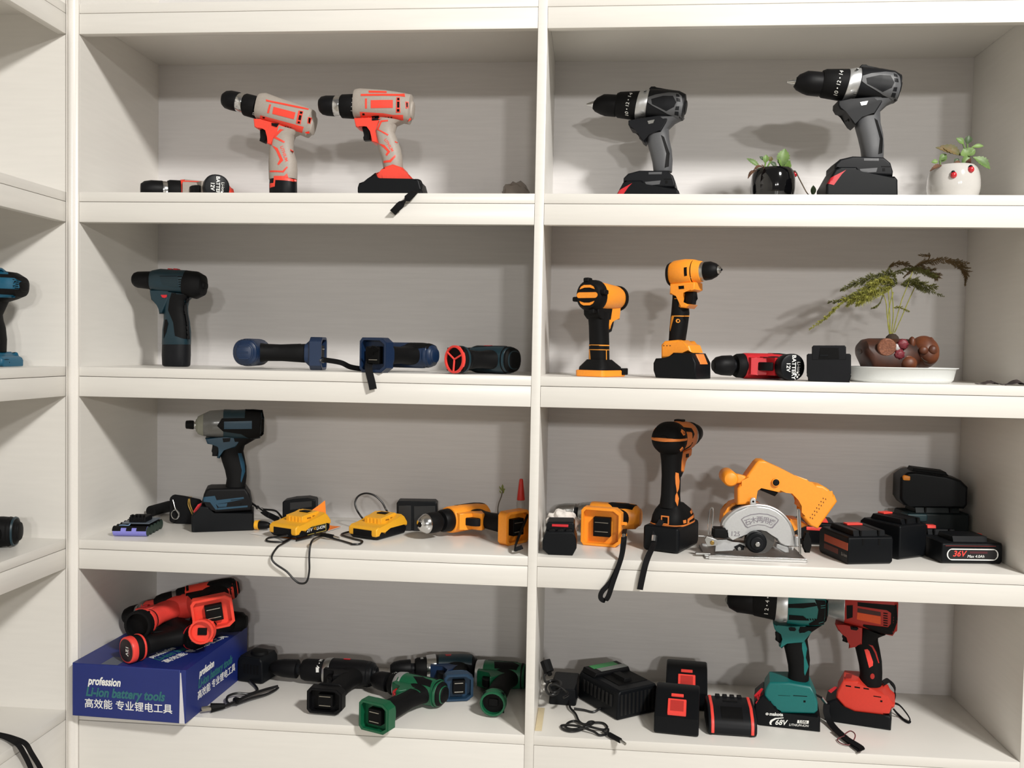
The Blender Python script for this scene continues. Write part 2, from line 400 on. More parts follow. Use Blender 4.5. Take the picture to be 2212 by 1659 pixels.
def pistol(t, body, accent, chuck=BLK, ring=CHR, clutch=BLKR, grip=BLKR, foot='battery', footm=None, rear=None, L=1.0, gl=120, panel=True, trig=BLK, hr=26, fl=(-52, 38), fw=33, cfl=None):
    """hand drill in its own frame: bit end at -u, handle along -w, all in mm"""
    h = hr
    t.loft('chuck', chuck, [(-128*L, 11, -128*L, -11), (-121*L, 16, -121*L, -16), (-108*L, 19, -108*L, -19), (-86*L, 20, -86*L, -20)], n=2, cap=(1, 1))
    if ring: t.loft('chuck_ring', ring, [(-87*L, 19.4, -87*L, -19.4), (-76*L, 19.4, -76*L, -19.4)], n=2, cap=(.5, .5))
    else: t.loft('spindle', CHAR, [(-87*L, 12, -87*L, -12), (-76*L, 12, -76*L, -12)], n=2, cap=(.5, .5))
    t.loft('clutch_collar', clutch, [(-77*L, 21, -77*L, -21), (-72*L, 23, -72*L, -23), (-50, 24, -50, -24)], n=2, cap=(1, .5))
    t.loft('housing', body, [(-52, h-1.5, -52, -h+1.5, h-1), (-46, h, -46, -h, h), (25, h, 25, -h, h), (45, h-3, 45, -h+2, h-2), (56, h-9, 56, -h+8, h-8)], n=2.4, cap=(1, 5))
    t.prism('trigger_guard', accent, [-50, -20, 20, -20, 4, -42, -8, -62, -18, -64, -22, -40, -40, -36, -50, -32], 17, 2)
    t.prism('trigger', trig, [-38, -34, -18, -36, -16, -56, -22, -64, -30, -60, -36, -50], 8, 2)
    g = gl
    t.loft('grip', grip, [(-30, -16, 40, -12, 20), (-16, -36, 30, -36, 17), (-13, -60, 25, -60, 16.5), (-14, -.75*g, 25, -.75*g, 18), (-14, -g, 24, -g, 19.5)], n=2.4, cap=(0, 1))
    if panel:
        for sd in (-1, 1):
            t.pan('side_panel', accent, [[-44, 14, -10, 15, 20, 12, 30, 4, 24, -8, -6, -10, -44, -16]], ['housing'], .7, sd, key='sp%d' % sd)
            t.pan('vent', DARK, [[34, 8+6*i, 44, 7+6*i, 44, 10+6*i, 34, 11+6*i] for i in range(-3, 2)], ['housing'], .4, sd, key='vt%d' % sd)
    if rear: t.loft('rear_cap', rear, [(38, h-1, 38, -h+1, h-.5), (50, h-4, 50, -h+4, h-4), (59, h-11, 59, -h+10, h-10)], n=2.4, cap=(.5, 5))
    footm = footm or body
    if foot == 'battery':
        t.loft('battery', BLKS, [(-17, -g+2, 27, -g+2, 21), (-20, -g-8, 30, -g-8, 24), (-20, -g-30, 30, -g-30, 25)], n=2.2, cap=(1, 4))
    elif foot == 'cup':
        t.loft('handle_end', footm, [(-17, -g+4, 27, -g+4, 21), (-20, -g-8, 30, -g-8, 24), (-20, -g-14, 30, -g-14, 24)], n=2.2, cap=(1, 1))
        pol = [];
        for k in range(20): th = 2*math.pi*k/20; pol += [25*math.cos(th), 24*math.sin(th)]
        t.tray('socket_rim', footm, (5, 0, -g-12), (1, 0, 0), (0, -1, 0), (0, 0, -1), pol, 3.2, 14, 13.5, par='handle_end')
        t.prism('socket_floor', cfl or footm, [-16, -g-14.1, 26, -g-14.1, 26, -g-14.9, -16, -g-14.9], 20, .1, par='handle_end'); t.box('contact', (-4, -7, -g-18), (14, 7, -g-12), DARK, 'handle_end')
    elif foot == 'slide':
        f0, f1 = fl
        t.loft('handle_end', footm, [(-16, -g+6, 28, -g+6, 19), (max(-26, f0+4), -g-6, min(34, f1-4), -g-6, 29)], n=4, cap=(1, 1))
        pol = [f0, -fw+7, f0+6, -fw, f1-12, -fw, f1, -fw+9, f1, fw-9, f1-12, fw, f0+6, fw, f0, fw-7]
        t.tray('battery_foot', footm, (2, 0, -g-5), (1, 0, 0), (0, -1, 0), (0, 0, -1), pol, 5, 24, 15, key='foot')
        m0, m1 = f0*.42+2, f1*.42+2; t.box('contact_block', (m0, -fw*.5, -g-27), (m1, fw*.5, -g-13), DARK, 'foot')
        for q in (-9, 9): t.box('contact', (m0+3, q-.8, -g-28), (m1-4, q+.8, -g-26), CON, 'foot', .3)
    return t
def endtext(t, g, W, lines, dots=True, par='battery'):
    """lettering printed on the round battery end; W = (text right, text up) in world axes"""
    f3 = t.I.to_3x3(); ax, ay = f3@V(W[0]), f3@V(W[1]); ax.z = ay.z = 0; ax.normalize(); ay = (ay-ax*ay.dot(ax)).normalized(); z = -g
    c = V((5, 0, z))
    for s_, off, size, bold in lines:
        t.text3(s_, c+ay*off, ax, ay, size, WTXT, par, bold=bold)
    if dots:
        for i, (a, b) in enumerate(((14, 12), (14, 6), (18, 9), (10, 9))):
            p = c+ax*a+ay*b; o = lathe('print_dot', WTXT, [(.0019, 0), (.0019, .0003)], t.P(par), (0, 0, 0), 10)
            for v in o.data.vertices: v.co = V((v.co.x, v.co.y, -v.co.z))+p*.001

# ================================================================ top row, left bay
c1 = (280, 160, 3.253)
# --- drill lying at the left end
o1 = on_y(297, 400, .115); o1 = V((o1.x+.006, .115, Z[2]))+V((.109, .068, .03))
t = T('drill', 'grey and orange drill lying on its side with round 12V battery end facing out', 'drill', o1, rot=axes((.85, .53, 0), (-.53, .85, 0)))
pistol(t, RED, GREY, grip=GREY, gl=82)
t.pan('top_panel', BLK, [[-20, -28, 8, -28, 8, -36, -18, -36]], ['trigger_guard'], .6, -1)
t.rest(Z[2]); endtext(t, 112, ((0, 0, -1), (1, 0, 0)), [('Li-ion', 11, 8.5, 0), ('BATTERY', 1.5, 10, .02), ('12V', -9, 10.5, .02)])
# --- tilted drill standing on its round battery
t = T('drill', 'orange and grey drill standing tilted nose-up on a round black battery, top left shelf', 'drill', base(612, 415, .085, 2), crop=c1)
t.loft('chuck', BLK, [(648, 165, 645, 195), (664, 135, 652, 222), (690, 120, 668, 240), (725, 118, 702, 252), (783, 130, 748, 263)], n=2, cap=(1, 1))
t.loft('chuck_ring', CHR, [(780, 134, 748, 262), (822, 143, 793, 274)], n=2, cap=(.5, .5))
t.loft('clutch_collar', BLKR, [(829, 138, 796, 290), (915, 160, 882, 314)], n=2, cap=(2, 1))
t.loft('housing', GREY, [(930, 140, 893, 318, 25), (975, 140, 925, 330, 27), (1060, 172, 1010, 358, 26), (1170, 208, 1110, 390, 25), (1255, 236, 1190, 424, 24), (1300, 258, 1245, 446, 22), (1319, 300, 1285, 436, 15)], n=2.7, cap=(2, 5))
t.prism('trigger_guard', RED, [872, 314, 920, 318, 1050, 352, 1120, 385, 1050, 385, 1010, 440, 1000, 500, 965, 488, 975, 440, 962, 392, 935, 376, 905, 386, 878, 372], 18, 2)
t.prism('trigger', BLK, [922, 380, 962, 390, 974, 430, 965, 470, 953, 488, 920, 474, 934, 430], 8, 2)
t.loft('grip', GREY, [(1010, 360, 1215, 415, 19), (1000, 420, 1165, 437, 18.5), (990, 470, 1150, 470, 18), (985, 540, 1148, 530, 18), (981, 620, 1172, 610, 19), (982, 690, 1176, 680, 20), (984, 745, 1174, 740, 20.5)], n=2.4, cap=(0, 1))
t.loft('battery', BLKS, [(988, 735, 1172, 735, 20), (986, 790, 1173, 790, 21), (988, BASE, 1174, BASE, 21)], n=2.3, cap=(0, 3))
t.pan('accent_panel', RED, [[1012, 230, 1166, 270, 1154, 318, 1003, 280], [958, 178, 990, 186, 1262, 244, 1255, 252, 1190, 240, 960, 192], [982, 212, 995, 214, 980, 276, 966, 274], [918, 290, 1224, 372, 1212, 414, 905, 324],
    [1188, 256, 1222, 262, 1202, 354, 1170, 348], [1254, 300, 1276, 304, 1268, 350, 1248, 345], [1237, 408, 1262, 402, 1256, 418, 1240, 422]], ['housing'], .6)
t.pan('vent', DARK, [[1198, 262, 1216, 265, 1212, 280, 1195, 277], [1192, 288, 1209, 291, 1202, 325, 1185, 321], [1183, 332, 1199, 335, 1195, 348, 1180, 345], [1258, 306, 1270, 308, 1263, 342, 1254, 340]]+[[1090+18*i, 366+4*i, 1100+18*i, 366+4*i, 1100+18*i, 378+4*i, 1090+18*i, 378+4*i] for i in range(3)]+[[932, 300, 950, 303, 950, 312, 936, 312]], ['housing', 'accent_panel'], .3)
t.pan('direction_switch', BLK, [[998, 343, 1052, 350, 1035, 373, 1000, 362]], ['trigger_guard', 'housing'], 1.5)
t.pan('grip_stripe', RED, [[1008, 445, 1056, 385, 1085, 392, 1070, 398, 1030, 440, 1092, 474, 1084, 484, 1018, 452], [1135, 530, 1152, 540, 1150, 552, 1132, 540], [1000, 500, 1040, 520, 1080, 606, 1048, 640, 1038, 632, 1056, 600, 1030, 540], [984, 678, 1075, 680, 1105, 648, 1112, 656, 1082, 692, 984, 690],
    [984, 768, 1010, 765, 1014, 716, 1085, 716, 1106, 698, 1116, 730, 1172, 742, 1172, 756, 1024, 744, 1020, 790, 984, 800]], ['grip', 'battery'], .5)
t.text('LITHIUM', 1085, 560, 30, -71, RED, ['grip'], bold=.02)
t.text('17  19  21  23', 888, 232, 22, 73, WTXT, ['clutch_collar'])
# --- level drill with the slide battery and wrist strap
t = T('drill', 'orange and grey drill on a flat black battery, wrist strap hanging over the shelf edge', 'drill', base(843, 418, .06, 2), crop=c1)
t.loft('chuck', BLK, [(1326, 205, 1327, 235), (1334, 178, 1336, 266), (1352, 160, 1354, 284), (1385, 153, 1388, 293), (1448, 153, 1440, 297)], n=2, cap=(1, 1))
t.loft('chuck_ring', CHR, [(1444, 156, 1438, 296), (1490, 152, 1484, 297)], n=2, cap=(.5, .5))
t.loft('clutch_collar', BLKR, [(1494, 145, 1488, 309), (1590, 142, 1580, 314)], n=2, cap=(2, 1))
t.loft('housing', GREY, [(1592, 112, 1582, 316, 26), (1630, 108, 1618, 320, 28), (1800, 119, 1790, 326, 27), (1920, 137, 1910, 342, 25), (1985, 148, 1962, 352, 22), (2004, 195, 1992, 325, 14)], n=2.7, cap=(2, 5))
t.prism('trigger_guard', RED, [1577, 310, 1700, 306, 1760, 330, 1722, 400, 1748, 488, 1700, 474, 1698, 400, 1672, 364, 1640, 360, 1612, 378, 1590, 370], 18, 2)
t.prism('trigger', BLK, [1636, 362, 1674, 364, 1698, 400, 1695, 468, 1650, 470, 1646, 450, 1660, 430, 1652, 400, 1640, 390], 8, 2)
t.loft('grip', GREY, [(1740, 312, 1935, 340, 19), (1724, 370, 1880, 360, 18.5), (1728, 430, 1862, 410, 18), (1742, 490, 1880, 460, 18), (1752, 540, 1906, 530, 18), (1770, 590, 1916, 590, 18.5), (1786, 665, 1920, 665, 19)], n=2.4, cap=(0, 1))
t.prism('battery_foot', RED, [1788, 655, 1850, 634, 1920, 658, 1938, 705, 1992, 736, 1996, 760, 1740, 752, 1728, 696, 1786, 684], 27, 4)
t.prism('battery', BLKS, [1604, 800, 1614, 768, 1690, 748, 1700, 716, 1728, 694, 1752, 750, 1990, 754, 2012, 736, 2038, 748, 2060, 830, 2058, BASE, 1616, BASE, 1604, 830], 37, 4)
t.pan('accent_panel', RED, [[1680, 116, 1806, 120, 1806, 133, 1680, 131], [1625, 140, 1895, 140, 1932, 136, 1936, 160, 1880, 154, 1625, 154], [1655, 172, 1668, 172, 1668, 242, 1655, 242], [1695, 184, 1850, 182, 1850, 238, 1695, 240], [1618, 266, 1780, 276, 1850, 288, 1922, 288, 1926, 328, 1618, 310], [1876, 163, 1899, 163, 1903, 272, 1872, 272], [1938, 194, 1962, 194, 1960, 242, 1940, 242], [1950, 324, 1976, 308, 1979, 322, 1956, 336]], ['housing'], .6)
t.pan('vent', DARK, [[1881, 168, 1896, 168, 1896, 184, 1881, 184], [1880, 194, 1896, 194, 1896, 236, 1880, 236], [1878, 246, 1896, 246, 1896, 264, 1878, 264], [1944, 200, 1955, 200, 1954, 234, 1946, 234]]+[[1792+20*i, 300, 1804+20*i, 300, 1804+20*i, 312, 1792+20*i, 312] for i in range(3)]+[[1634, 276, 1650, 276, 1650, 288, 1634, 288]], ['housing', 'accent_panel'], .3)
t.pan('direction_switch', BLK, [[1702, 300, 1750, 292, 1744, 324, 1706, 326]], ['trigger_guard', 'housing'], 1.5)
t.pan('grip_stripe', RED, [[1736, 390, 1764, 326, 1816, 322, 1816, 332, 1772, 338, 1750, 388, 1820, 424, 1814, 434], [1748, 488, 1790, 498, 1832, 545, 1808, 576, 1798, 566, 1812, 545, 1788, 520], [1782, 612, 1828, 604, 1868, 566, 1870, 582, 1836, 620, 1786, 626], [1866, 470, 1886, 480, 1884, 490, 1862, 478]], ['grip'], .5)
t.pan('latch', RED, [[1776, 712, 1862, 704, 1882, 716, 1880, 742, 1790, 742, 1776, 728]], ['battery_foot'], 1)
t.text('LITHIUM', 1822, 500, 27, -58, RED, ['grip'], bold=.02)
t.text('1   3   5   7', 1567, 215, 22, 84, WTXT, ['clutch_collar'])
p = [on_y(c1[0]+x/c1[2], c1[1]+y/c1[2], d) for x, y, d in ((2012, 822, .010), (1996, 834, -.006), (1972, 856, -.010), (1910, 912, -.012), (1848, 974, -.011))]
t.wtube('wrist_strap', p, 0, STRAP, flat=(7, .9), up=[(1, 0, 0), (1, 0, .1), (1, 0, .3), (.75, 0, .65), (.75, 0, .65)])
p = [on_y(c1[0]+x/c1[2], c1[1]+y/c1[2], d) for x, y, d in ((2020, 745, .05), (2044, 756, .045), (2050, 790, .035), (2040, 820, .022), (2020, 832, .012))]
t.wtube('strap_loop', p, .0024, STRAP)
# --- crumpled clear wrapper near the divider
blobm = mat('clear_brown_wrapper', '#8d8074', .25, alpha=.55, bump=.6, scale=60)
o = blob('crumpled_wrapper', blobm, (0, 0, .022), (.026, .03, .026), None, .5, 3, 3, 2.3)
o.location = base(1113, 412, .20, 2); tag(o, 'small crumpled clear wrapper at the right end of the top left shelf', 'wrapper')
_m = min((v.co.z for v in o.data.vertices)); o.location.z -= _m

# ================================================================ top row, right bay
c2 = (1200, 120, 2.186)
t = T('drill', 'black and grey drill on a tall black battery between the two potted plants', 'drill', base(1860, 417, .055, 2), crop=c2)
t.loft('chuck_jaws', CHR, [(1092, 118, 1092, 129), (1118, 110, 1116, 138), (1146, 104, 1138, 146)], n=2, cap=(.5, .5), N=16)
t.loft('chuck', BLK, [(1138, 102, 1124, 150), (1152, 90, 1136, 162), (1190, 74, 1166, 178), (1212, 75, 1190, 187), (1264, 80, 1244, 193)], n=2, cap=(1, 1))
t.loft('clutch_collar', BLKR, [(1262, 70, 1244, 190), (1278, 66, 1256, 198), (1384, 66, 1350, 214)], n=2, cap=(1.5, 1))
t.loft('gear_collar', ALU, [(1384, 66, 1350, 214), (1402, 64, 1372, 212), (1418, 60, 1392, 205), (1440, 62, 1412, 205)], n=2.1, cap=(1, 1))
for a, b in ((1428, 62), (1414, 182)): t.loft('screw_boss', STEEL, [(a-9, b, a+9, b, 3, -22), (a-8, b+1, a+8, b+1, 3, -27)], n=2, cap=(.5, 1), N=14)
t.loft('housing', CHAR, [(1438, 60, 1410, 208, 29), (1530, 68, 1505, 222, 30), (1590, 78, 1570, 228, 29), (1622, 95, 1602, 222, 25), (1631, 125, 1616, 195, 17)], n=2.8, cap=(1, 4))
t.prism('top_switch', BLK, [1430, 60, 1440, 50, 1460, 50, 1475, 62, 1530, 68, 1530, 78, 1436, 76], 11, 1.5)
t.prism('trigger_guard', CHAR, [1334, 214, 1400, 206, 1540, 190, 1545, 215, 1505, 278, 1440, 286, 1418, 332, 1402, 320, 1376, 262, 1345, 256, 1333, 236], 21, 2.5)
t.loft('grip', DG, [(1440, 215, 1612, 215, 22), (1430, 262, 1566, 236, 19), (1412, 305, 1530, 268, 18), (1416, 340, 1532, 320, 17.5), (1430, 390, 1544, 375, 17.5), (1442, 440, 1548, 430, 17.5), (1448, 492, 1545, 490, 18.5)], n=2.5, cap=(0, 1))
t.prism('trigger', BLK, [1370, 254, 1420, 250, 1428, 278, 1418, 318, 1396, 326, 1374, 312, 1380, 286], 9, 2.5)
t.prism('battery_foot', CHAR, [1316, 540, 1318, 514, 1342, 491, 1402, 477, 1548, 482, 1580, 508, 1592, 548, 1590, 570, 1440, 564, 1420, 530], 35, 4)
t.prism('battery', BLKS, [1276, 612, 1318, 538, 1345, 527, 1420, 528, 1440, 562, 1600, 572, 1613, 588, 1614, BASE, 1275, BASE], 39, 4)
t.pan('side_panel', DG, [[1449, 96, 1490, 84, 1560, 76, 1604, 80, 1624, 98, 1630, 140, 1612, 212, 1590, 218, 1548, 188, 1470, 140, 1447, 122]], ['housing', 'grip'], .9)
t.pan('panel_inlay', CHAR, [[1468, 106, 1530, 92, 1582, 94, 1600, 128, 1588, 152, 1545, 172, 1472, 132], [1597, 84, 1613, 90, 1616, 102, 1599, 98], [1600, 106, 1618, 110, 1620, 126, 1602, 124], [1598, 150, 1614, 150, 1610, 170, 1592, 168], [1590, 176, 1608, 178, 1602, 200, 1584, 194]], ['side_panel'], .5, par='housing')
t.pan('grip_panel', BLKR, [[1506, 296, 1520, 306, 1546, 392, 1543, 460, 1524, 466, 1532, 392]], ['grip'], .6)
t.pan('foot_panel', DG, [[1436, 536, 1520, 530, 1514, 550, 1444, 556], [1456, 486, 1526, 486, 1526, 498, 1456, 497]], ['battery_foot'], .6)
t.pan('foot_slot', DARK, [[1544, 532, 1556, 532, 1556, 546, 1544, 546], [1538, 522, 1582, 523, 1582, 527, 1538, 526]], ['battery_foot'], .5, par='battery_foot')
t.pan('release_latch', REDD, [[1281, 606, 1298, 578, 1372, 540, 1352, 560, 1314, 612]], ['battery'], .8)
t.pan('light', STEEL, [[1438, 220, 1476, 214, 1468, 232, 1444, 236]], ['trigger_guard'], .5)
t.text('10 • 12 • 14', 1338, 130, 26, 76, WTXT, ['clutch_collar'])
DRA = t
q = dup(t.root, base(1411, 417, .185, 2), R(-9), 'black and grey drill nearest the divider on the top right shelf')
# --- potted plants
SOIL = mat('dark_soil', '#35291f', .9, bump=.8, scale=400)
LEAFS = [mat('leaf_green', '#6f8a4c', .5, two='#56703c', scale=60), mat('leaf_bright_green', '#76944c', .5, two='#5d7a3c', scale=60), mat('leaf_dark_green', '#3d5230', .5, scale=60), mat('leaf_bronze', '#6d5a34', .6, two='#4f5a30', scale=60), mat('leaf_dry_brown', '#6b4a35', .8, two='#3f2a20', scale=80)]
def pot(crop, cx, y, k, rim, wid, rimw, botw, m, label, nm):
    b = base(crop[0]+cx/crop[2], ycrop(rim, crop), y, k); root = empty('potted_plant', b, label, 'potted plant')
    q = lambda x, yy, dy=0: on_y(crop[0]+x/crop[2], crop[1]+yy/crop[2], y+dy)-b
    h = q(cx, rim).z; sc = (on_y(crop[0]+100, 400, y)-on_y(crop[0], 400, y)).x/100/crop[2]
    r, rr, rb = wid*sc, rimw*sc, botw*sc
    pr = [(rb*.8, 0)]+[(rb+(r-rb)*math.sin(math.pi/2*t), h*.45*t) for t in (0, .2, .4, .6, .8, 1)]+[(rr+(r-rr)*math.cos(math.pi/2*t), h*(.45+.53*math.sin(math.pi/2*t))) for t in (.15, .3, .45, .6, .75, .9)]+[(rr, h), (rr-.004, h), (rr-.005, h-.006), (rr-.006, h*.5)]
    o = lathe('pot', m, pr, root, N=48)
    lathe('soil', SOIL, [(rr-.006, h-.012), (rr*.5, h-.007), (.002, h-.006)], root)
    return root, q, o, h, r
ca = (1600, 310, 11.64)
root, q, o, h, r = pot(ca, 822, .11, 2, 655, 562, 455, 470, mat('glossy_black_ceramic', '#08080a', .08, coat=.6), 'small green succulent in a glossy black ceramic pot on the top right shelf', 'a')
N0 = (0, -1, .3)
for a, b, wd, nn, m, ser in ((((480, 600), (148, 378), 120, N0, 0, .14)), ((1000, 600), (1110, 130), 300, N0, 0, .12), ((1040, 600), (1000, 300), 220, (.3, -1, .2), 1, .1), ((1060, 600), (1240, 430), 250, (-.3, -1, .3), 1, .12), ((1150, 620), (1270, 520), 130, N0, 1, .1), ((610, 500), (640, 280), 150, N0, 1, 0), ((590, 430), (470, 330), 80, N0, 2, 0), ((720, 450), (770, 330), 130, N0, 3, 0), ((900, 600), (740, 460), 110, N0, 2, .1)):
    leaf('leaf', LEAFS[m], q(*a), q(*b), wd/11.64*.00093, nn, root, .08, ser)
for a, b, wd, m in (((600, 620), (320, 680), 110, 4), ((420, 680), (180, 890), 90, 4), ((560, 660), (510, 540), 100, 4)):
    leaf('dry_leaf', LEAFS[m], q(*a, -.03), q(*b, -.035), wd/11.64*.0011, (0, -.6, 1), root, .2, .1)
for p in (((610, 660), (630, 480)), ((640, 660), (790, 400)), ((850, 660), (900, 560))):
    sweep('stem', [q(*p[0]), q((p[0][0]+p[1][0])/2-10, (p[0][1]+p[1][1])/2), q(*p[1])], .0016, LEAFS[1], root)
sweep('trailing_stem', [q(1250, 660, .0), q(1390, 720, -.01), q(1440, 820, -.01), q(1560, 1050, 0), q(1680, 1260, 0), q(1800, 1330, 0), q(1950, 1350, 0), q(2040, 1270, 0), q(2110, 1120, 0)], .0011, mat('brown_stem', '#5f4f40', .7), root)
leaf('leaf', LEAFS[2], q(1810, 1320), q(1826, 1050), 130/11.64*.00093, N0, root, .05); leaf('leaf', LEAFS[0], q(2050, 1220), q(2062, 1130), 80/11.64*.00093, N0, root, .05)
BUG = mat('red_glossy_bead', '#c4202c', .25, coat=.4)
def bug(root, q, o, x, y, sz, ang=0):
    T_ = BVHTree.FromPolygons([v.co for v in o.data.vertices], [list(p.vertices) for p in o.data.polygons]); c = q(x, y); d = (c+root.location-CAM).normalized()
    hit = T_.ray_cast(CAM-root.location, d)[0] or T_.find_nearest(c)[0]
    nrm = V((hit.x, hit.y, 0)).normalized()
    s = blob('ladybird_ornament', BUG, hit+nrm*sz*.2, (sz, sz, sz*1.1), root, 0, 1, 3)
    blob('ladybird_head', BLKS, hit+nrm*sz*.3+V((-.2*sz, 0, sz*.95)), (sz*.6, sz*.6, sz*.5), s, 0, 1, 2)
bug(root, q, o, 1385, 765, .0052)
cb = (1990, 280, 11.06)
root, q, o, h, r = pot(cb, 785, .10, 2, 885, 612, 470, 500, mat('glossy_white_ceramic', '#c6c3bf', .1, coat=.5, var=.01), 'small green succulent in a round white ceramic pot with red ladybirds', 'b')
for a, b, wd, nn, m, ser in (((880, 600), (340, 430), 150, N0, 3, .14), ((950, 620), (460, 390), 210, N0, 3, .12), ((1100, 640), (1000, 460), 330, N0, 0, .1), ((1050, 620), (1290, 480), 200, N0, 0, .1), ((1230, 660), (1640, 945), 230, (.1, -1, .4), 0, .12), ((1090, 350), (1140, 140), 165, N0, 2, 0), ((1010, 350), (830, 205), 140, N0, 1, 0), ((1200, 420), (1490, 395), 95, N0, 1, 0), ((430, 740), (600, 590), 150, N0, 0, 0), ((400, 770), (240, 780), 110, N0, 1, 0), ((470, 780), (620, 650), 90, N0, 0, 0), ((900, 700), (780, 800), 110, N0, 2, 0), ((960, 820), (1150, 620), 160, (.2, -1, .2), 0, .1)):
    leaf('leaf', LEAFS[m], q(*a), q(*b), wd/11.06*.00093, nn, root, .08, ser)
for a, b, wd in (((500, 860), (200, 1000), 100), ((980, 850), (740, 830), 120), ((1100, 850), (1180, 680), 110)): leaf('dry_leaf', LEAFS[4], q(*a, -.02), q(*b, -.03), wd/11.06*.00093, (0, -.8, .6), root, .15, .1)
for a, b in (((1090, 860), (1100, 340)), ((1060, 600), (1000, 340)), ((1110, 600), (1230, 420)), ((440, 900), (440, 740))): sweep('stem', [q(*a), q((a[0]+b[0])/2+12, (a[1]+b[1])/2), q(*b)], .0016, LEAFS[0], root)
bug(root, q, o, 775, 1085, .0056); bug(root, q, o, 1178, 955, .0056)
# ================================================================ second row, left bay
c3 = (260, 550, 4.424)
t = T('drill', 'dark teal and black drill standing upright on a round battery beside the left shelf wall', 'drill', base(380, 788, .16, 3), crop=c3)
t.loft('chuck', BLK, [(121, 225, 121, 258), (127, 190, 127, 290), (142, 172, 142, 306), (170, 162, 168, 318), (240, 160, 236, 326), (300, 160, 286, 332)], n=2, cap=(1, 1))
t.loft('clutch_collar', BLKR, [(298, 155, 284, 338), (324, 152, 316, 348)], n=2, cap=(1, 1))
t.loft('housing', TEALD, [(320, 150, 316, 350, 24), (400, 137, 400, 366, 27), (520, 145, 520, 374, 27), (650, 152, 645, 380, 27)], n=2.8, cap=(2, 1))
t.loft('rear_cap', BLKR, [(645, 152, 620, 395, 27.5), (740, 162, 722, 424, 26), (798, 195, 788, 392, 22), (826, 262, 822, 340, 12)], n=2.6, cap=(1, 4))
t.prism('trigger_guard', TEALD, [322, 345, 500, 345, 500, 430, 440, 560, 412, 570, 405, 480, 380, 452, 336, 436], 19, 3)
t.prism('trigger', BLK, [346, 440, 392, 446, 408, 480, 412, 558, 382, 552, 388, 500, 376, 462], 8, 2.5)
t.loft('grip', TEALD, [(400, 350, 700, 390, 20), (420, 440, 650, 440, 19), (418, 500, 638, 500, 18.5), (424, 565, 640, 565, 18.5), (424, 630, 655, 640, 19), (412, 720, 665, 740, 20.5), (409, 860, 664, 860, 22)], n=2.5, cap=(0, 1))
t.loft('battery', CHAR, [(411, 850, 662, 850, 21.5), (408, 960, 662, 960, 22.5), (412, BASE, 657, BASE, 22)], n=2.5, cap=(0, 4))
t.pan('grip_panel', BLKR, [[490, 366, 640, 372, 660, 430, 636, 470, 638, 540, 654, 640, 664, 810, 600, 804, 522, 776, 506, 650, 456, 530, 470, 430], [426, 620, 444, 620, 458, 660, 440, 740, 414, 800, 412, 720]], ['grip', 'housing', 'trigger_guard'], .7)
t.pan('vent', DARK, [[545, 206, 636, 206, 632, 214, 545, 214]]+[[552+2*i, 236+22*i, 618-2*i, 236+22*i, 616-2*i, 245+22*i, 554+2*i, 245+22*i] for i in range(4)]+[[375, 204, 540, 204, 540, 209, 375, 209]], ['housing'], .3)
t.pan('side_panel', mat('dark_teal_plastic_matt', '#0a252e', .6), [[380, 216, 545, 220, 552, 316, 400, 290]], ['housing'], .6)
for x in (486, 540): t.prism('speed_switch', REDD, [x-24, 154, x-18, 134, x+16, 136, x+24, 154], 8, 1)
t.pan('direction_switch', REDD, [[388, 385, 447, 385, 442, 408, 425, 415, 402, 410]], ['trigger_guard'], 1.4)
t.text('1 3 5', 300, 240, 26, 84, WTXT, ['clutch_collar'])
DRT = t
# --- blue tools lying down
def strapm(t, pts, hw, up, name='wrist_strap', m=None): return t.wtube(name, pts, 0, m or STRAP, flat=(hw, .8), up=up)
o = on_y(531, 772, .085); t = T('impact_driver', 'dark blue impact driver lying with its rounded rear facing out and handle pointing right', 'power tool', V((o.x+.004, .105, ZS+.03)), rot=axes((.1, -1, .0), (-1, -.1, 0)))
pistol(t, BLUED, BLUED, chuck=CHAR, ring=None, foot='slide', footm=BLUED, rear=BLUED, gl=118, hr=27, fl=(-31, 31))
t.pan('grip_panel', BLKR, [[-14, -34, 28, -34, 24, -60, 22, -100, -12, -100, -14, -60]], ['grip'], .7, 1); t.rest(ZS)
for i in range(3): t.box('rear_rib', (52, -14+12*i, -10), (59.5, -10+12*i, 10), BLUED, 'rear_cap', 1.2)
g3 = lambda px, py, h: on_z(px, py, ZS+h)
fp = t.M@V((.02, -.012, -.138))
p = [fp, fp+V((.014, -.012, .0)), on_y(735, 783, .065), on_y(755, 792, .06), on_y(775, 796, .055), on_y(792, 796.5, .06)]
strapm(t, p, 5, [(0, .3, 1)]*6)
t.wtube('strap_ferrule', [fp+V((.002, -.003, -.001)), fp+V((.015, -.013, -.002))], .0052, CHR)
c4 = (740, 680, 5.267)
o = on_y(865, 775, .12); t = T('impact_driver', 'dark blue impact driver lying with its open battery foot facing out, strap hanging down', 'power tool', V((o.x+.022, .125, ZS+.03)), rot=axes((.92, -.38, .0), (.38, .92, 0)))
pistol(t, BLUED, BLUED, chuck=STEEL, ring=None, foot='slide', footm=BLUED, rear=BLUED, gl=106, hr=25, L=.72, fl=(-31, 31)); t.rest(ZS)
t.pan('grip_panel', BLKR, [[-14, -30, 50, -18, 50, 14, 10, 14, -6, -20]], ['grip', 'housing', 'rear_cap'], .7, -1)
fp = t.M@V((.012, -.008, -.136))
pts = [fp, fp+V((-.010, -.012, .006)), on_y(798, 780, .012), on_y(796, 792, -.004), on_y(798, 806, -.008), on_y(803, 826, -.010), on_y(806, 841, -.009)]
strapm(t, pts, 7, [(.9, .3, 0)]*7)
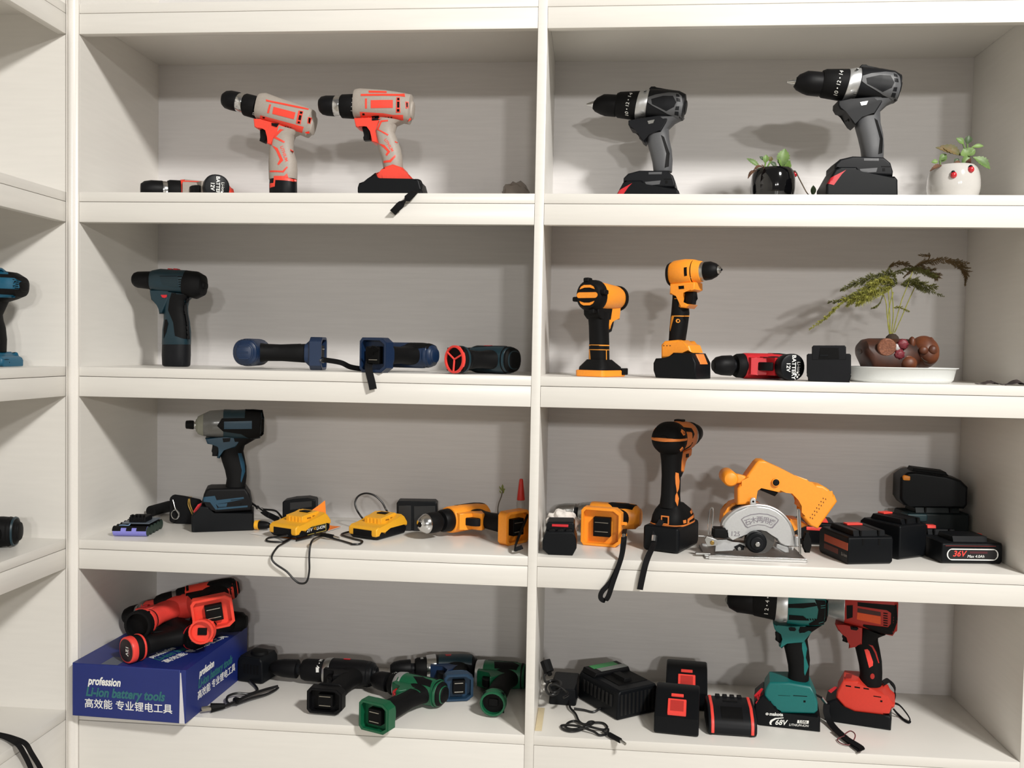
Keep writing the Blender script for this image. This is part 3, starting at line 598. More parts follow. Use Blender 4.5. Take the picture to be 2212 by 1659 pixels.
# --- black tool with red ring
o = on_y(1072, 775, .11); t = T('drill', 'black and dark teal drill lying with a red ringed handle end facing out', 'drill', V((o.x-.004, .112, ZS+.03)), rot=axes((.80, -.60, 0), (.60, .80, 0)))
pistol(t, TEALD, BLKR, foot=None, grip=BLKR, rear=BLKR, gl=92, hr=27, chuck=BLK, ring=None)
t.loft('handle_end', BLKR, [(-16, -84, 26, -84, 20), (-19, -92, 29, -92, 24.5), (-20, -112, 30, -112, 26)], n=2.2, cap=(1, .3))
t.loft('handle_band', TEALD, [(-20.3, -96, 30.3, -96, 25.6), (-20.6, -101, 30.6, -101, 26)], n=2.2, cap=(.3, .3))
pol = []
for k in range(28): th = 2*math.pi*k/28; pol += [26*math.cos(th), 26.5*math.sin(th)]
t.tray('red_ring', REDB, (5, 0, -111), (1, 0, 0), (0, -1, 0), (0, 0, -1), pol, 3.2, 7, 5)
for a in (0, 120, 240):
    a = R(a+95); t.tube('spoke', [(5, 0, -116), (5+23*math.cos(a), 23*math.sin(a), -116)], 1.9, REDB, 'red_ring')
t.prism('battery_cap', DARK, [-17, -112, 27, -112, 27, -113.5, -17, -113.5], 22, .3)
t.pan('direction_switch', REDD, [[-22, -8, -6, -8, -6, 0, -22, 0]], ['housing'], 1.2, -1); t.rest(ZS)

# ================================================================ second row, right bay
c5 = (1160, 530, 4.096)
o = on_z(1291, 812, ZS); t = T('impact_wrench', 'orange-yellow and black impact wrench seen from its rounded rear, standing without a battery', 'power tool', V((o.x+.002, .065, ZS+EPS)), rot=axes((-.50, -.866, 0), (0, 0, 1)))
H0 = 152
t.loft('housing', YEL, [(-64, H0+21, -64, H0-21, 21), (-52, H0+24, -52, H0-24, 24), (0, H0+27, 0, H0-28, 27), (34, H0+28, 34, H0-28, 28)], n=2.2, cap=(1, 1))
t.loft('nose_bumper', BLKR, [(-74, H0+21, -74, H0-21, 21), (-68, H0+25, -68, H0-25, 25), (-62, H0+25, -62, H0-25, 25)], n=2.1, cap=(1, 1))
t.loft('anvil', STEEL, [(-92, H0+7, -92, H0-7, 7), (-73, H0+7, -73, H0-7, 7)], n=3, cap=(1, .5))
t.loft('rear_cap', BLKR, [(24, H0+30, 24, H0-30, 29.5), (40, H0+29, 40, H0-29, 29), (50, H0+25, 50, H0-25, 25)], n=2.2, cap=(1, 4))
for a in (0, 90, 180, 270):
    a = R(a+12); t.box('rear_lug', (30, 30*math.cos(a)-6, H0+30*math.sin(a)-5), (46, 30*math.cos(a)+6, H0+30*math.sin(a)+4), BLKR, 'rear_cap', 2.5)
def pill(nm, u, v0, w0, hv, hw, m, par):
    t.tray(nm, m, (u, v0, w0), (0, -1, 0), (0, 0, 1), (1, 0, 0), [q for k in range(20) for q in ((hv-hw)*(1 if math.cos(2*math.pi*k/20) > 0 else -1)+hw*math.cos(2*math.pi*k/20), hw*math.sin(2*math.pi*k/20))], .3, 2.2, .2, par, bev=.5)
pill('rear_inlay', 49, 0, H0, 22, 5.5, YEL, 'rear_cap')
for sg in (1, -1):
    t.tray('rear_inlay', YEL, (48.9, 0, H0+sg*11), (0, -1, 0), (0, 0, sg), (1, 0, 0) if sg > 0 else (1, 0, 0), [-16, 0, -6, 3, 6, 3, 16, 0, 13, 5, 7, 8, -7, 8, -13, 5], .3, 2.6, .2, 'rear_cap', bev=.4)
t.prism('motor_neck', BLKR, [-20, H0-22, 36, H0-20, 34, H0-36, 22, H0-44, -14, H0-44], 17, 3)
t.prism('trigger_guard', YEL, [-56, H0-18, -10, H0-22, -8, H0-46, -16, H0-62, -20, H0-46, -30, H0-42, -52, H0-42], 15, 2.5)
t.prism('trigger', BLK, [-44, H0-40, -20, H0-40, -14, H0-60, -20, H0-70, -34, H0-66, -40, H0-54], 8, 2.5)
t.loft('grip', BLKR, [(-20, 120, 30, 124, 18), (-16, 95, 24, 95, 17), (-18, 65, 20, 65, 17.5), (-18, 28, 18, 28, 19)], n=2.6, cap=(0, 0))
t.loft('foot_collar', BLKR, [(-24, 32, 22, 32, 20), (-46, 18, 36, 18, 31), (-50, 9, 38, 9, 32)], n=4, cap=(.5, 1))
pol = [-50, -25, -44, -33, 30, -33, 40, -24, 40, 24, 30, 33, -44, 33, -50, 25]
t.tray('battery_foot', YEL, (0, 0, 12), (1, 0, 0), (0, -1, 0), (0, 0, -1), pol, 5, 12, 9, key='foot')
for a in (-1, 1): t.box('foot_grip', (-52, a*33-2.5, 3), (-30, a*33+2.5, 16), BLKR, 'foot', 1.5)
t.pan('grip_line', YL, [[-14, 58, 18, 58, 18, 59.4, -14, 59.4], [-14, 50, 12, 50, 15, 47, 15, 30, 17, 30, 17, 49, 13, 51.4, -14, 51.4], [-6, 60, -2, 84, -12, 92, -12, 90, -4, 83, -8, 60], [-17, 46, -13, 46, -13, 28, -17, 28]], ['grip'], .5, -1)
t.pan('grip_line', YL, [[-14, 58, 18, 58, 18, 59.4, -14, 59.4], [-14, 50, 18, 50, 18, 51.4, -14, 51.4], [4, 28, 6, 28, 6, 50, 4, 50]], ['grip'], .5, 1, key='gl2')
for w0, w1 in ((59, 60.2), (50, 51.2)): t.loft('grip_line', YL, [(-18.6, w0, 20.6, w0, 18), (-18.6, w1, 20.6, w1, 18)], n=2.6, cap=(0, 0), par='grip', key='gz')
t.loft('seam_stripe', YL, [(20.2, 22, 22.6, 22, 2), (17.2, 30, 19.6, 30, 1.2)], n=3, cap=(0, 0), par='grip')

t = T('drill', 'orange-yellow and black drill with chuck pointing right, standing on a black battery with orange button', 'drill', V((on_y(1476, 812, .06).x, .06, ZS+EPS)), R(-30), c5); t.pk = 0
t.loft('rear_cap', BLKR, [(1160, 195, 1160, 320), (1176, 160, 1176, 355), (1200, 150, 1200, 370)], n=2.1, cap=(3, 1))
t.loft('housing', YEL, [(1172, 165, 1172, 345), (1230, 136, 1230, 370), (1320, 122, 1320, 366), (1392, 124, 1392, 352)], n=2.3, cap=(3, 1))
t.loft('clutch_collar', BLKR, [(1388, 130, 1388, 346), (1402, 130, 1402, 344)], n=2, cap=(.5, .5))
t.loft('torque_collar', YEL, [(1400, 126, 1400, 344), (1420, 132, 1420, 338), (1462, 138, 1462, 324)], n=2.1, cap=(.5, 1.5))
t.loft('chuck_ring', STEEL, [(1458, 146, 1458, 318), (1490, 146, 1490, 312)], n=2, cap=(.5, .5))
t.loft('chuck', BLK, [(1488, 146, 1488, 312), (1540, 142, 1540, 304), (1585, 158, 1585, 280), (1606, 170, 1606, 264)], n=2, cap=(1, 1.5))
t.loft('chuck_nose', STEEL, [(1604, 180, 1604, 254), (1622, 186, 1622, 246), (1628, 200, 1628, 232)], n=2, cap=(.5, 1))
t.loft('chuck_jaws', CHAR, [(1622, 203, 1622, 229), (1640, 206, 1640, 224)], n=2, cap=(.5, .5), N=12)
t.prism('trigger_guard', YEL, [1215, 345, 1430, 330, 1432, 395, 1400, 412, 1322, 412, 1318, 520, 1390, 525, 1360, 560, 1300, 555, 1280, 440, 1210, 440], 20, 3)
t.prism('trigger', BLK, [1322, 410, 1402, 410, 1390, 470, 1392, 522, 1330, 528], 10, 3)
t.loft('grip', BLKR, [(1215, 380, 1320, 390, 18), (1212, 470, 1325, 480, 18), (1200, 590, 1338, 600, 18), (1186, 720, 1322, 720, 18.5), (1180, 850, 1300, 845, 19.5)], n=2.4, cap=(0, 0))
t.prism('battery_foot', YEL, [1150, 1000, 1150, 880, 1180, 848, 1296, 838, 1330, 866, 1400, 885, 1425, 952, 1272, 952, 1258, 1000], 28, 5)
t.prism('battery', BLKS, [1098, 1040, 1118, 1000, 1256, 1000, 1270, 950, 1430, 955, 1474, 1040, 1474, BASE, 1118, BASE, 1098, 1105], 36, 4)
b = t.K(1452, 1010); t.prism('release_button', ORG, [1424, 962, 1446, 962, 1482, 1052, 1460, 1052], 17, 1.5)
t.pan('vent', DARK, [[1300+2*0, 196, 1326, 192, 1328, 268, 1304, 274], [1252, 360, 1300, 356, 1302, 384, 1256, 388]]+[[1140+3*i, 215+32*i, 1152+3*i, 215+32*i, 1152+3*i, 225+32*i, 1140+3*i, 225+32*i] for i in range(3)], ['housing', 'trigger_guard'], .4)
t.pan('grip_line', YL, [[1192, 622, 1350, 622, 1350, 630, 1192, 630], [1188, 630, 1212, 630, 1178, 760, 1174, 720], [1216, 470, 1260, 470, 1260, 474, 1216, 474], [1256, 474, 1260, 474, 1260, 545, 1256, 545]]+[[1246+18*math.cos(2*math.pi*k/12)*1.0 if j == 0 else 668+18*math.sin(2*math.pi*k/12) for k in range(12) for j in (0, 1)]], ['grip'], .5)
t.pan('screw', DARK, [[q for k in range(10) for q in (1250+9*math.cos(2*math.pi*k/10), 668+9*math.sin(2*math.pi*k/10))]], ['grip'], .9)
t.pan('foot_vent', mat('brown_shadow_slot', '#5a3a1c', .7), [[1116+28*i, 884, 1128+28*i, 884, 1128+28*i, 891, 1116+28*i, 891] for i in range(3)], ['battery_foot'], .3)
t.text('• • • • • •', 1372, 240, 30, 80, WTXT, ['clutch_collar'])
# --- red 12V drill lying
o1 = on_y(1537, 786, .088); o1 = V((o1.x, .088, ZS))+V((.1105, .036, .03))
t = T('drill', 'red drill lying on its side with its black 12V battery end facing out', 'drill', o1, rot=axes((.95, .31, 0), (-.31, .95, 0)))
pistol(t, REDD, REDD, ring=None, grip=BLKR, gl=60, L=.88, panel=False, hr=25)
t.pan('top_panel', BLK, [[-30, -28, 0, -28, 0, -42, -28, -42]], ['trigger_guard'], 1, -1)
t.pan('side_panel', BLKR, [[0, 22, 40, 16, 40, -14, 10, -10]], ['housing'], .7, -1)
t.rest(ZS); endtext(t, 90, ((0, 0, -1), (1, 0, 0)), [('Li-ion', 11, 9, 0), ('BATTERY', 1, 11, .02), ('12V', -10, 11, .02)])
# --- black adapter
c6 = (1640, 530, 3.867)
t = T('battery_adapter', 'black plastic battery adapter block with a dark square recess beside the white tray', 'adapter', V((on_y(1790, 824, .012).x, .012, ZS+EPS)), R(-13), crop=c6)
t.prism('base', CHAR, [396, 916, 408, 905, 756, 905, 768, 916, 768, 1070, 757, 1085, 757, BASE, 408, BASE, 408, 1085, 396, 1070], (0, 62), 2.5)
t.prism('slide_block', CHAR, [438, 960, 440, 850, 452, 836, 714, 836, 726, 850, 727, 960], (-.6, 50), 2)
t.prism('recess', DARK, [497, 948, 510, 856, 664, 856, 667, 948], (-1.4, 2), .3)
t.prism('recess_step', BLKS, [500, 930, 506, 912, 575, 912, 575, 930], (-2.2, 0), .3, par='recess')
# --- tray, pig planter, fern
TR = V((on_y(1944, 812, .085).x, .085, ZS+EPS))
o = lathe('tray', mat('white_plastic_tray', '#e4e7e6', .3, var=.01), [(.9, 0), (.955, .006), (1, .026), (1.045, .0272), (1.045, .0285), (1.0, .0285), (.94, .008), (.87, .003)], None, N=64)
for v in o.data.vertices: v.co.x *= .099; v.co.y *= .068
o.location = TR; tag(o, 'shallow oval white plastic tray under the pig planter', 'tray')
cg = (1850, 700, 10.533)
PIG = mat('brown_glazed_clay', '#4a2718', .5, coat=.0, two='#241510', scale=28); PIG2 = mat('light_brown_glazed_clay', '#6e3a1e', .48, coat=.0, two='#4a2616', scale=30)
t = T('planter', 'brown glazed pig-shaped planter holding a feathery green fern, standing on the white tray', 'planter', TR+V((0, 0, .0034)), crop=cg)
t.loft('body', PIG, [(40, 560, 40, 690, 20), (70, 440, 80, 800, 32), (150, 350, 150, 940, 40), (280, 322, 280, BASE, 44), (600, 322, 600, BASE, 46), (900, 330, 900, BASE, 46), (1150, 340, 1150, BASE, 42), (1320, 380, 1320, 1040, 34)], n=2.3, cap=(2, 4))
P3 = lambda x, y, v: V((t.K(x, y, v)[0], v, t.K(x, y, v)[1]))
hd = blob('head', PIG2, P3(1520, 640, -.006), (.027, .032, .031), t.root, .03, 2, 4, 2)
blob('snout', PIG2, P3(1640, 700, -.024), (.0185, .016, .0195), hd, .02, 3, 3)
blob('cheek', PIG2, P3(1530, 600, -.036), (.0085, .006, .008), hd, 0, 4, 3); blob('cheek', PIG2, P3(1735, 590, -.036), (.0085, .007, .009), hd, 0, 4, 3)
blob('ear', PIG2, P3(1260, 430, -.026), (.006, .008, .012), hd, .05, 5, 3); blob('ear', PIG2, P3(1690, 420, -.016), (.006, .008, .010), hd, .05, 6, 3)
sweep('mouth_groove', [P3(1470, 760, -.041), P3(1540, 830, -.0405), P3(1610, 860, -.039)], .0009, SOIL, hd)
blob('paw', PIG2, P3(1190, 900, -.042), (.0145, .011, .0135), t.root, .06, 7, 3, 5)
blob('arm', PIG2, P3(1120, 800, -.036), (.016, .010, .011), t.root, .06, 8, 3, 4)
t.loft('coin', PIG2, [(690-165, 530, 690+165, 530, 15, -44.5), (690-165, 532, 690+165, 532, 15, -44.5)], cap=(0, 0)) if False else None
cn = P3(690, 530, -.045)
o = lathe('coin', mat('pale_clay_relief', '#8d5a42', .45, bump=.8, scale=420, two='#6e4230'), [(.0001, -.004), (.0165, -.004), (.0165, .0015), (.0145, .0035), (.0001, .003)], t.root, N=32); o.matrix_local = MX.Translation(cn)@MX.Rotation(R(100), 4, 'X')
BOW = mat('dark_pink_glaze', '#742832', .5)
for x, y, sx, sy, sd in ((1060, 450, .0095, .0085, 1), (980, 690, .0088, .0095, 2)):
    b1 = blob('bow', BOW, P3(x, y, -.0445), (sx, .0045, sy), t.root, .5, sd, 3, 4)
blob('collar_white', mat('white_glaze', '#b9b4b4', .3), P3(930, 530, -.0435), (.006, .004, .007), t.root, .15, 3, 2)
lathe('soil_mound', SOIL, [(.0001, -.004), (.013, -.004), (.011, .003), (.006, .008), (.0001, .009)], t.root, P3(815, 325, .0), 16)
FERN = [mat('fern_green', '#97953c', .7, two='#74752e', scale=90), mat('fern_olive', '#6d6d36', .7, two='#525428', scale=90), mat('fern_bronze', '#6d5634', .7, two='#5a4a2c', scale=90)]
def frond(px, wd, m, seed, dens=30, fl=(0, 0)):
    """feathery spray: rachis through the pixels in px (x, y, depth offset), side twigs and fine needles"""
    rnd = random.Random(seed); Q = [t.I@on_y(c6[0]+x/c6[2], c6[1]+y/c6[2], TR.y+d) for x, y, d in px]
    bm = bmesh.new()
    def stick(a, b, r):
        d = (b-a); 
        if d.length < 1e-6: return
        n1 = d.orthogonal().normalized()*r; n2 = d.cross(n1).normalized()*r
        va = [bm.verts.new(a+n1), bm.verts.new(a-n1*.5+n2*.8), bm.verts.new(a-n1*.5-n2*.8)]; vb = bm.verts.new(b)
        for i in range(3): bm.faces.new((va[i], va[(i+1) % 3], vb))
    n = len(Q)-1
    def at(s):
        s = min(max(s, 0), .9999)*n; i = int(s); f = s-i
        a, b, c, d = Q[max(i-1, 0)], Q[i], Q[i+1], Q[min(i+2, n)]
        return .5*((2*b)+(c-a)*f+(2*a-5*b+4*c-d)*f*f+(3*b-a-3*c+d)*f**3)
    for k in range(40): stick(at(k/40), at((k+1.3)/40), .0006)
    for k in range(dens):
        s = (k+.5)/dens; p = at(s); tg = (at(s+.02)-at(s-.02)).normalized(); L = wd*(math.sin(math.pi*min(1, s*.85+.12)))**.7*rnd.uniform(.6, 1.1)
        for sg in (-1, 1):
            sd = (tg*.75+V((0, -.5 if sg > 0 else .5, sg*.35+rnd.uniform(-.3, .15)))).normalized(); e = p+sd*L
            stick(p, e, .0004)
            for j in range(10):
                q = p.lerp(e, (j+1)/10.5)
                for _ in range(4): stick(q, q+(sd*.6+V((rnd.uniform(-1, 1), rnd.uniform(-1, 1), rnd.uniform(-1, .7)))*.7).normalized()*L*rnd.uniform(.22, .42), .0006)
    return mesh_obj('frond', bm, m, t.root)
FR = [([(1150, 330, 0), (1100, 240, -.01), (960, 265, -.02), (820, 310, -.03), (680, 375, -.03)], .020, 1, 34), ([(1130, 330, 0), (1060, 270, -.02), (920, 330, -.03), (760, 420, -.04), (640, 520, -.05), (560, 600, -.05), (420, 700, -.05)], .016, 0, 40), ([(1120, 340, 0), (1040, 290, -.03), (920, 370, -.04), (800, 440, -.05), (760, 470, -.05)], .024, 0, 34),
      ([(1140, 340, 0), (1000, 300, -.03), (860, 400, -.04), (700, 450, -.04), (580, 475, -.04)], .016, 1, 28), ([(1100, 360, -.01), (1000, 380, -.04), (900, 430, -.05), (820, 480, -.05)], .022, 0, 28), ([(1180, 330, 0), (1260, 300, 0), (1360, 330, -.02), (1480, 350, -.03)], .018, 1, 24), ([(1200, 340, 0), (1300, 330, 0), (1400, 370, -.02), (1545, 428, -.03)], .010, 1, 22),
      ([(1200, 270, .02), (1300, 190, .03), (1400, 140, .04), (1560, 125, .05), (1755, 150, .06)], .014, 2, 36), ([(1560, 125, .05), (1660, 160, .06), (1720, 230, .06), (1720, 330, .06)], .016, 2, 26), ([(1300, 190, .03), (1400, 215, .03), (1490, 270, .03)], .018, 2, 20), ([(1060, 225, .02), (1110, 165, .02), (1200, 150, .02), (1285, 180, .02)], .010, 2, 20), ([(1400, 140, .04), (1420, 90, .04), (1330, 80, .04)], .007, 2, 14), ([(1100, 240, .02), (1240, 200, .02), (1380, 220, .02), (1480, 265, .02)], .014, 1, 24), ([(1120, 520, 0), (1180, 520, 0), (1255, 555, 0)], .006, 0, 10), ([(1040, 400, -.01), (1000, 490, -.02), (935, 528, -.02)], .007, 1, 12)]
for i, (px, wd, m, dn) in enumerate(FR): frond(px, wd, FERN[m], i, dn)
for px in ([(1100, 745), (1070, 600), (1060, 480), (1030, 390)], [(1095, 745), (1090, 560), (1080, 400), (1070, 330)], [(1105, 745), (1120, 560), (1110, 400), (1100, 320)], [(1115, 740), (1150, 600), (1190, 460), (1225, 370), (1280, 220)], [(1130, 730), (1190, 600), (1240, 480), (1290, 370), (1320, 300)], [(1090, 745), (1075, 640), (1090, 500), (1120, 390)]):
    sweep('stem', [t.I@on_y(c6[0]+x/c6[2], c6[1]+y/c6[2], TR.y) for x, y in px], .0009, FERN[0], t.root, N=6)
# --- dried leaf scraps at the right end
DRY = mat('dried_dark_leaf', '#453a3a', .8, two='#2c2526', scale=120)
def scrap(x0, x1, ytop, y, label):
    a, b = on_y(2080+x0/16.76, 825, y), on_y(2080+x1/16.76, 825, y); bm = bmesh.new(); rnd = random.Random(int(x0)); G = []
    hmax = (533-ytop)/16.76/1120
    for i in range(13):
        for j in range(5):
            s = i/12; hgt = hmax*(math.exp(-((s-.55)/.22)**2))*(.6+.4*math.cos((j-2)*.9))+rnd.uniform(0, .0012)
            G.append(bm.verts.new((a.x+(b.x-a.x)*s, y+(j-2)*.008*(.5+.5*math.sin(math.pi*s)), ZS+.0012+hgt)))
    for i in range(12):
        for j in range(4): bm.faces.new((G[i*5+j], G[i*5+j+1], G[i*5+j+6], G[i*5+j+5]))
    r = bmesh.ops.extrude_face_region(bm, geom=bm.faces[:], use_keep_orig=True)
    for v in [g for g in r['geom'] if isinstance(g, bmesh.types.BMVert)]: v.co.z -= .0007
    return tag(mesh_obj('dried_leaf', bm, DRY, None), label, 'dried leaf')
scrap(490, 1390, 415, .045, 'flat dark dried leaf scrap on the shelf right of the white tray')
scrap(1432, 2330, 350, .022, 'peaked dark dried leaf scrap at the right end of the second shelf')
# ================================================================ third row, left bay
Z4 = Z[4]
d1 = (220, 860, 3.857)
def floorpt(px, py, k): return on_z(px, py, Z[k])
def pack(t, L, W, H, m=BLKS, btn=REDB, rail=True, slope=16, bk=None, low=.5):
    """slide-on battery pack: u along its length (button end at +u), w up, mm"""
    t.prism('case', m, [-L/2, 5, -L/2+5, 0, L/2-5, 0, L/2, 5, L/2, H*low, L/2-slope, H, -L/2+4, H, -L/2, H-5], W/2, 3.5)
    if rail:
        t.prism('slide_rail', bk or m, [-L/2+6, H-.5, -L/2+9, H+10, L/2-slope-14, H+10, L/2-slope-8, H-.5], W*.36, 1.5)
        for a in (-1, 1): t.box('rail_slot', (-L/2+4, a*W*.2-1.6, H+1), (L/2-slope-24, a*W*.2+1.6, H+10.4), DARK, 'slide_rail', .2)
    if btn: t.prism('release_button', btn, [L/2-slope-4, H-.5, L/2-slope-2, H+3.5, L/2-2, H*low+(H-H*low)*.3+4, L/2-1, H*low+(H-H*low)*.2], W*.22, 1)
    return t
def heading(d): return math.atan2(d[1], d[0])
# --- impact driver
b = floorpt(480, 1143, 4); t = T('impact_driver', 'teal and black impact driver with grey nose standing on a tall black battery', 'power tool', b+V((0, .012, EPS)), R(20), d1)
t.loft('bit_collar', BLKR, [(698, 187, 698, 255), (738, 185, 738, 258), (766, 187, 766, 260)], n=2, cap=(2, 1))
t.loft('anvil', STEEL, [(764, 198, 764, 252), (792, 192, 790, 256)], n=2, cap=(.5, .5))
t.loft('nose_cap', mat('grey_green_rubber', '#8d8d80', .6), [(783, 172, 783, 282), (800, 152, 800, 298), (850, 128, 850, 316)], n=2, cap=(3, .5))
t.loft('gear_case', mat('smoky_grey_shell', '#6a6a68', .25, coat=.3), [(849, 127, 849, 318), (900, 104, 905, 326), (1022, 95, 1022, 332)], n=2.2, cap=(.5, .5))
t.loft('housing', TEALD, [(1016, 93, 1016, 332, 29), (1120, 98, 1120, 345, 30), (1260, 92, 1245, 345, 30), (1335, 100, 1318, 334, 27), (1354, 150, 1352, 288, 20)], n=2.8, cap=(1, 3))
t.prism('trigger_guard', mat('mid_teal_plastic', '#0e3d54', .45), [868, 324, 1020, 316, 1165, 296, 1172, 340, 1112, 402, 1012, 412, 988, 490, 964, 486, 990, 402, 975, 380, 925, 376, 886, 370], 20, 3)
MT = MAT['mid_teal_plastic']
t.prism('trigger', BLK, [922, 382, 978, 380, 992, 402, 966, 482, 920, 480, 926, 440], 9, 2.5)
t.loft('grip', BLKR, [(1020, 320, 1300, 330, 21), (1000, 400, 1192, 392, 19), (985, 470, 1180, 440, 18), (1002, 530, 1194, 510, 18), (1026, 600, 1206, 570, 18), (1040, 670, 1207, 650, 18.5), (1030, 740, 1198, 730, 20)], n=2.5, cap=(0, 0))
t.pan('rubber_overlay', BLKR, [[960, 232, 1000, 168, 1190, 166, 1195, 92, 1340, 98, 1352, 160, 1348, 300, 1318, 330, 1240, 345, 1160, 300, 1010, 278]], ['housing', 'gear_case'], .8)
t.pan('side_panel', MT, [[1018, 196, 1250, 190, 1250, 256, 1018, 258]], ['rubber_overlay'], .6, par='housing')
t.pan('grip_panel', MT, [[1134, 458, 1164, 458, 1188, 540, 1194, 610, 1162, 704, 1156, 690, 1166, 600]], ['grip'], .6)
t.pan('direction_switch', BLK, [[1005, 335, 1072, 332, 1066, 362, 1012, 368]], ['trigger_guard'], 1.2)
t.prism('battery_foot', BLK, [842, 850, 862, 770, 880, 735, 910, 725, 1200, 722, 1236, 775, 1252, 850, 1254, 905, 945, 928, 905, 870], 34, 5)
t.pan('foot_panel', MT, [[846, 822, 942, 814, 956, 850, 1182, 824, 1184, 842, 1048, 868, 950, 884, 968, 928, 948, 930, 902, 868, 846, 862], [952, 884, 1046, 874, 1038, 904, 974, 908], [966, 914, 1215, 894, 1214, 908, 968, 930]], ['battery_foot'], .7)
t.pan('foot_slot', DARK, [[1075, 848, 1182, 838, 1182, 842, 1075, 853], [1152, 872, 1168, 872, 1168, 888, 1152, 888]], ['battery_foot'], .9, par='battery_foot')
t.prism('battery', BLKS, [764, 1070, 762, 950, 838, 862, 906, 872, 944, 930, 1266, 912, 1268, BASE, 800, BASE, 772, 1105], 38, 4)
t.pan('release_latch', REDD, [[764, 940, 800, 886, 838, 868, 826, 896, 786, 942, 768, 956]], ['battery'], .9)
sp = t.M@V((t.K(1245, 880)[0], .012, t.K(1245, 880)[1]))
P4 = lambda x, y, h: on_z(530+x/9.617, 1060+y/9.617, Z4+h)
q1, q2 = P4(250, 345, .045), P4(330, 405, .036)
t.wtube('wrist_strap', [sp, q1], .0022, STRAP); t.wtube('strap_ferrule', [q1, q2], .0042, CHR)
strapm(t, [q2, P4(450, 490, .018), P4(560, 540, .013), P4(690, 610, .009)], 6, (0, .35, 1), 'strap_tail')
# --- cells and circuit board
ce = (230, 1040, 11.06); fp0 = on_z(ce[0]+130/ce[2], ce[1]+1325/ce[2], Z4); fp1 = on_z(ce[0]+945/ce[2], ce[1]+1335/ce[2], Z4)
dx = (fp1-fp0); dx.z = 0; LC = dx.length; dx.normalize(); dy = V((-dx.y, dx.x, 0)); R9 = .0098
t = T('battery_pack', 'opened pack of lilac battery cells under a black circuit board at the left end', 'battery', fp0+V((0, 0, EPS)), heading(dx))
LIL = mat('lilac_cell_wrap', '#8685d6', .4); GRNC = mat('dark_green_cell_end', '#24382f', .5)
for i in range(5):
    c = bmesh.new(); yv = R9+i*R9*1.9
    rings = []
    for u, r in ((0, R9*.8), (.0012, R9), (LC-.0012, R9), (LC, R9*.85)):
        rings.append([c.verts.new((u, yv+r*math.cos(2*math.pi*k/24), R9+r*math.sin(2*math.pi*k/24))) for k in range(24)])
    for A, B in zip(rings, rings[1:]):
        for k in range(24): c.faces.new((A[k], A[(k+1) % 24], B[(k+1) % 24], B[k]))
    c.faces.new(rings[0]); c.faces.new(rings[-1])
    o = mesh_obj('cell', c, LIL if i == 0 else GRNC, t.root)
    e = bmesh.new(); lo = [e.verts.new((LC+.0001, yv+R9*.97*math.cos(2*math.pi*k/20), R9+R9*.97*math.sin(2*math.pi*k/20))) for k in range(20)]; hi = [e.verts.new(v.co+V((.0008, 0, 0))) for v in lo]
    for k in range(20): e.faces.new((lo[k], lo[(k+1) % 20], hi[(k+1) % 20], hi[k]))
    e.faces.new(hi); mesh_obj('cell_end', e, GRNC, o)
    s = bmesh.new(); A0, A1 = (35, 200)
    def strip(u0, u1, a0, a1):
        g = [[s.verts.new((u, yv-(R9+.0006)*math.cos(R(a)), R9+(R9+.0006)*math.sin(R(a)))) for a in [a0+(a1-a0)*k/10 for k in range(11)]] for u in (u0, u1)]
        for k in range(10): s.faces.new((g[0][k], g[0][k+1], g[1][k+1], g[1][k]))
    if i == 0:
        strip(-.0002, LC, 48, 178)
        for a, b_ in ((-.0002, .25), (.41, .57), (.71, 1)): strip(max(-.0002, a*LC), b_*LC, 10, 48)
    else: strip(-.0002, LC, 20, 178)
    mesh_obj('black_tape', s, BLK, o)
t.box('circuit_board', (LC*1000*.22, 14, 23.5), (LC*1000*1.02, 78, 25.2), mat('grey_circuit_board', '#5a6470', .4), bev=.2)
t.box('connector_block', (LC*1000*.38, 20, 25.2), (LC*1000*.88, 58, 36), BLK, 'circuit_board', 1.5)
for k in range(4): t.box('connector_slot', (LC*1000*(.42+.11*k), 18.6, 29), (LC*1000*(.48+.11*k), 30, 40), BLKR, 'connector_block', .6)
t.box('board_spacer', (LC*1000*.3, 20, 19.8), (LC*1000*.95, 72, 23.6), BLKR)
t.tube('lead_wire', [(LC*150, 12, 20.5), (LC*250, 10, 21.5), (LC*420, 12, 21), (LC*450, 16, 24)], .9, mat('pale_blue_wire', '#7f9fc4', .4))
# --- black roll, webbing, key clip
pa, pb = P3c, _ = None, None
def pe(x, y, h): return on_z(ce[0]+x/ce[2], ce[1]+y/ce[2], Z4+h)
a = pe(1060, 720, .012); bb = pe(1500, 590, .0125)
def cyl_thing(name, label, cat, a, b, r, m, inner=None):
    o = empty(name, (a+b)/2, label, cat); c = (a+b)/2
    s = sweep('sleeve', [a-c, (a+b)/2-c, b-c], r, m, o, N=24)
    return o
a = V((a.x, a.y, Z4+.0125+EPS)); bb = V((bb.x, bb.y, Z4+.0125+EPS))
o = cyl_thing('foam_sleeve', 'short black foam sleeve lying between the lilac cells and the webbing', 'sleeve', a, bb, .012, BLKR)
d = (bb-a).normalized(); sweep('sleeve_bore', [a-d*.0006-o.location, a+d*.004-o.location], .006, DARK, o, N=20)
wb = V((on_y(ce[0]+1790/ce[2], 1100, .205).x, .205, Z4+EPS)); o = empty('webbing_strap', wb, 'folded black webbing strap held by a yellow rubber band behind the impact driver', 'strap')
W0 = lambda x, y, dy=0: on_y(ce[0]+x/ce[2], ce[1]+y/ce[2], .205+dy)-wb
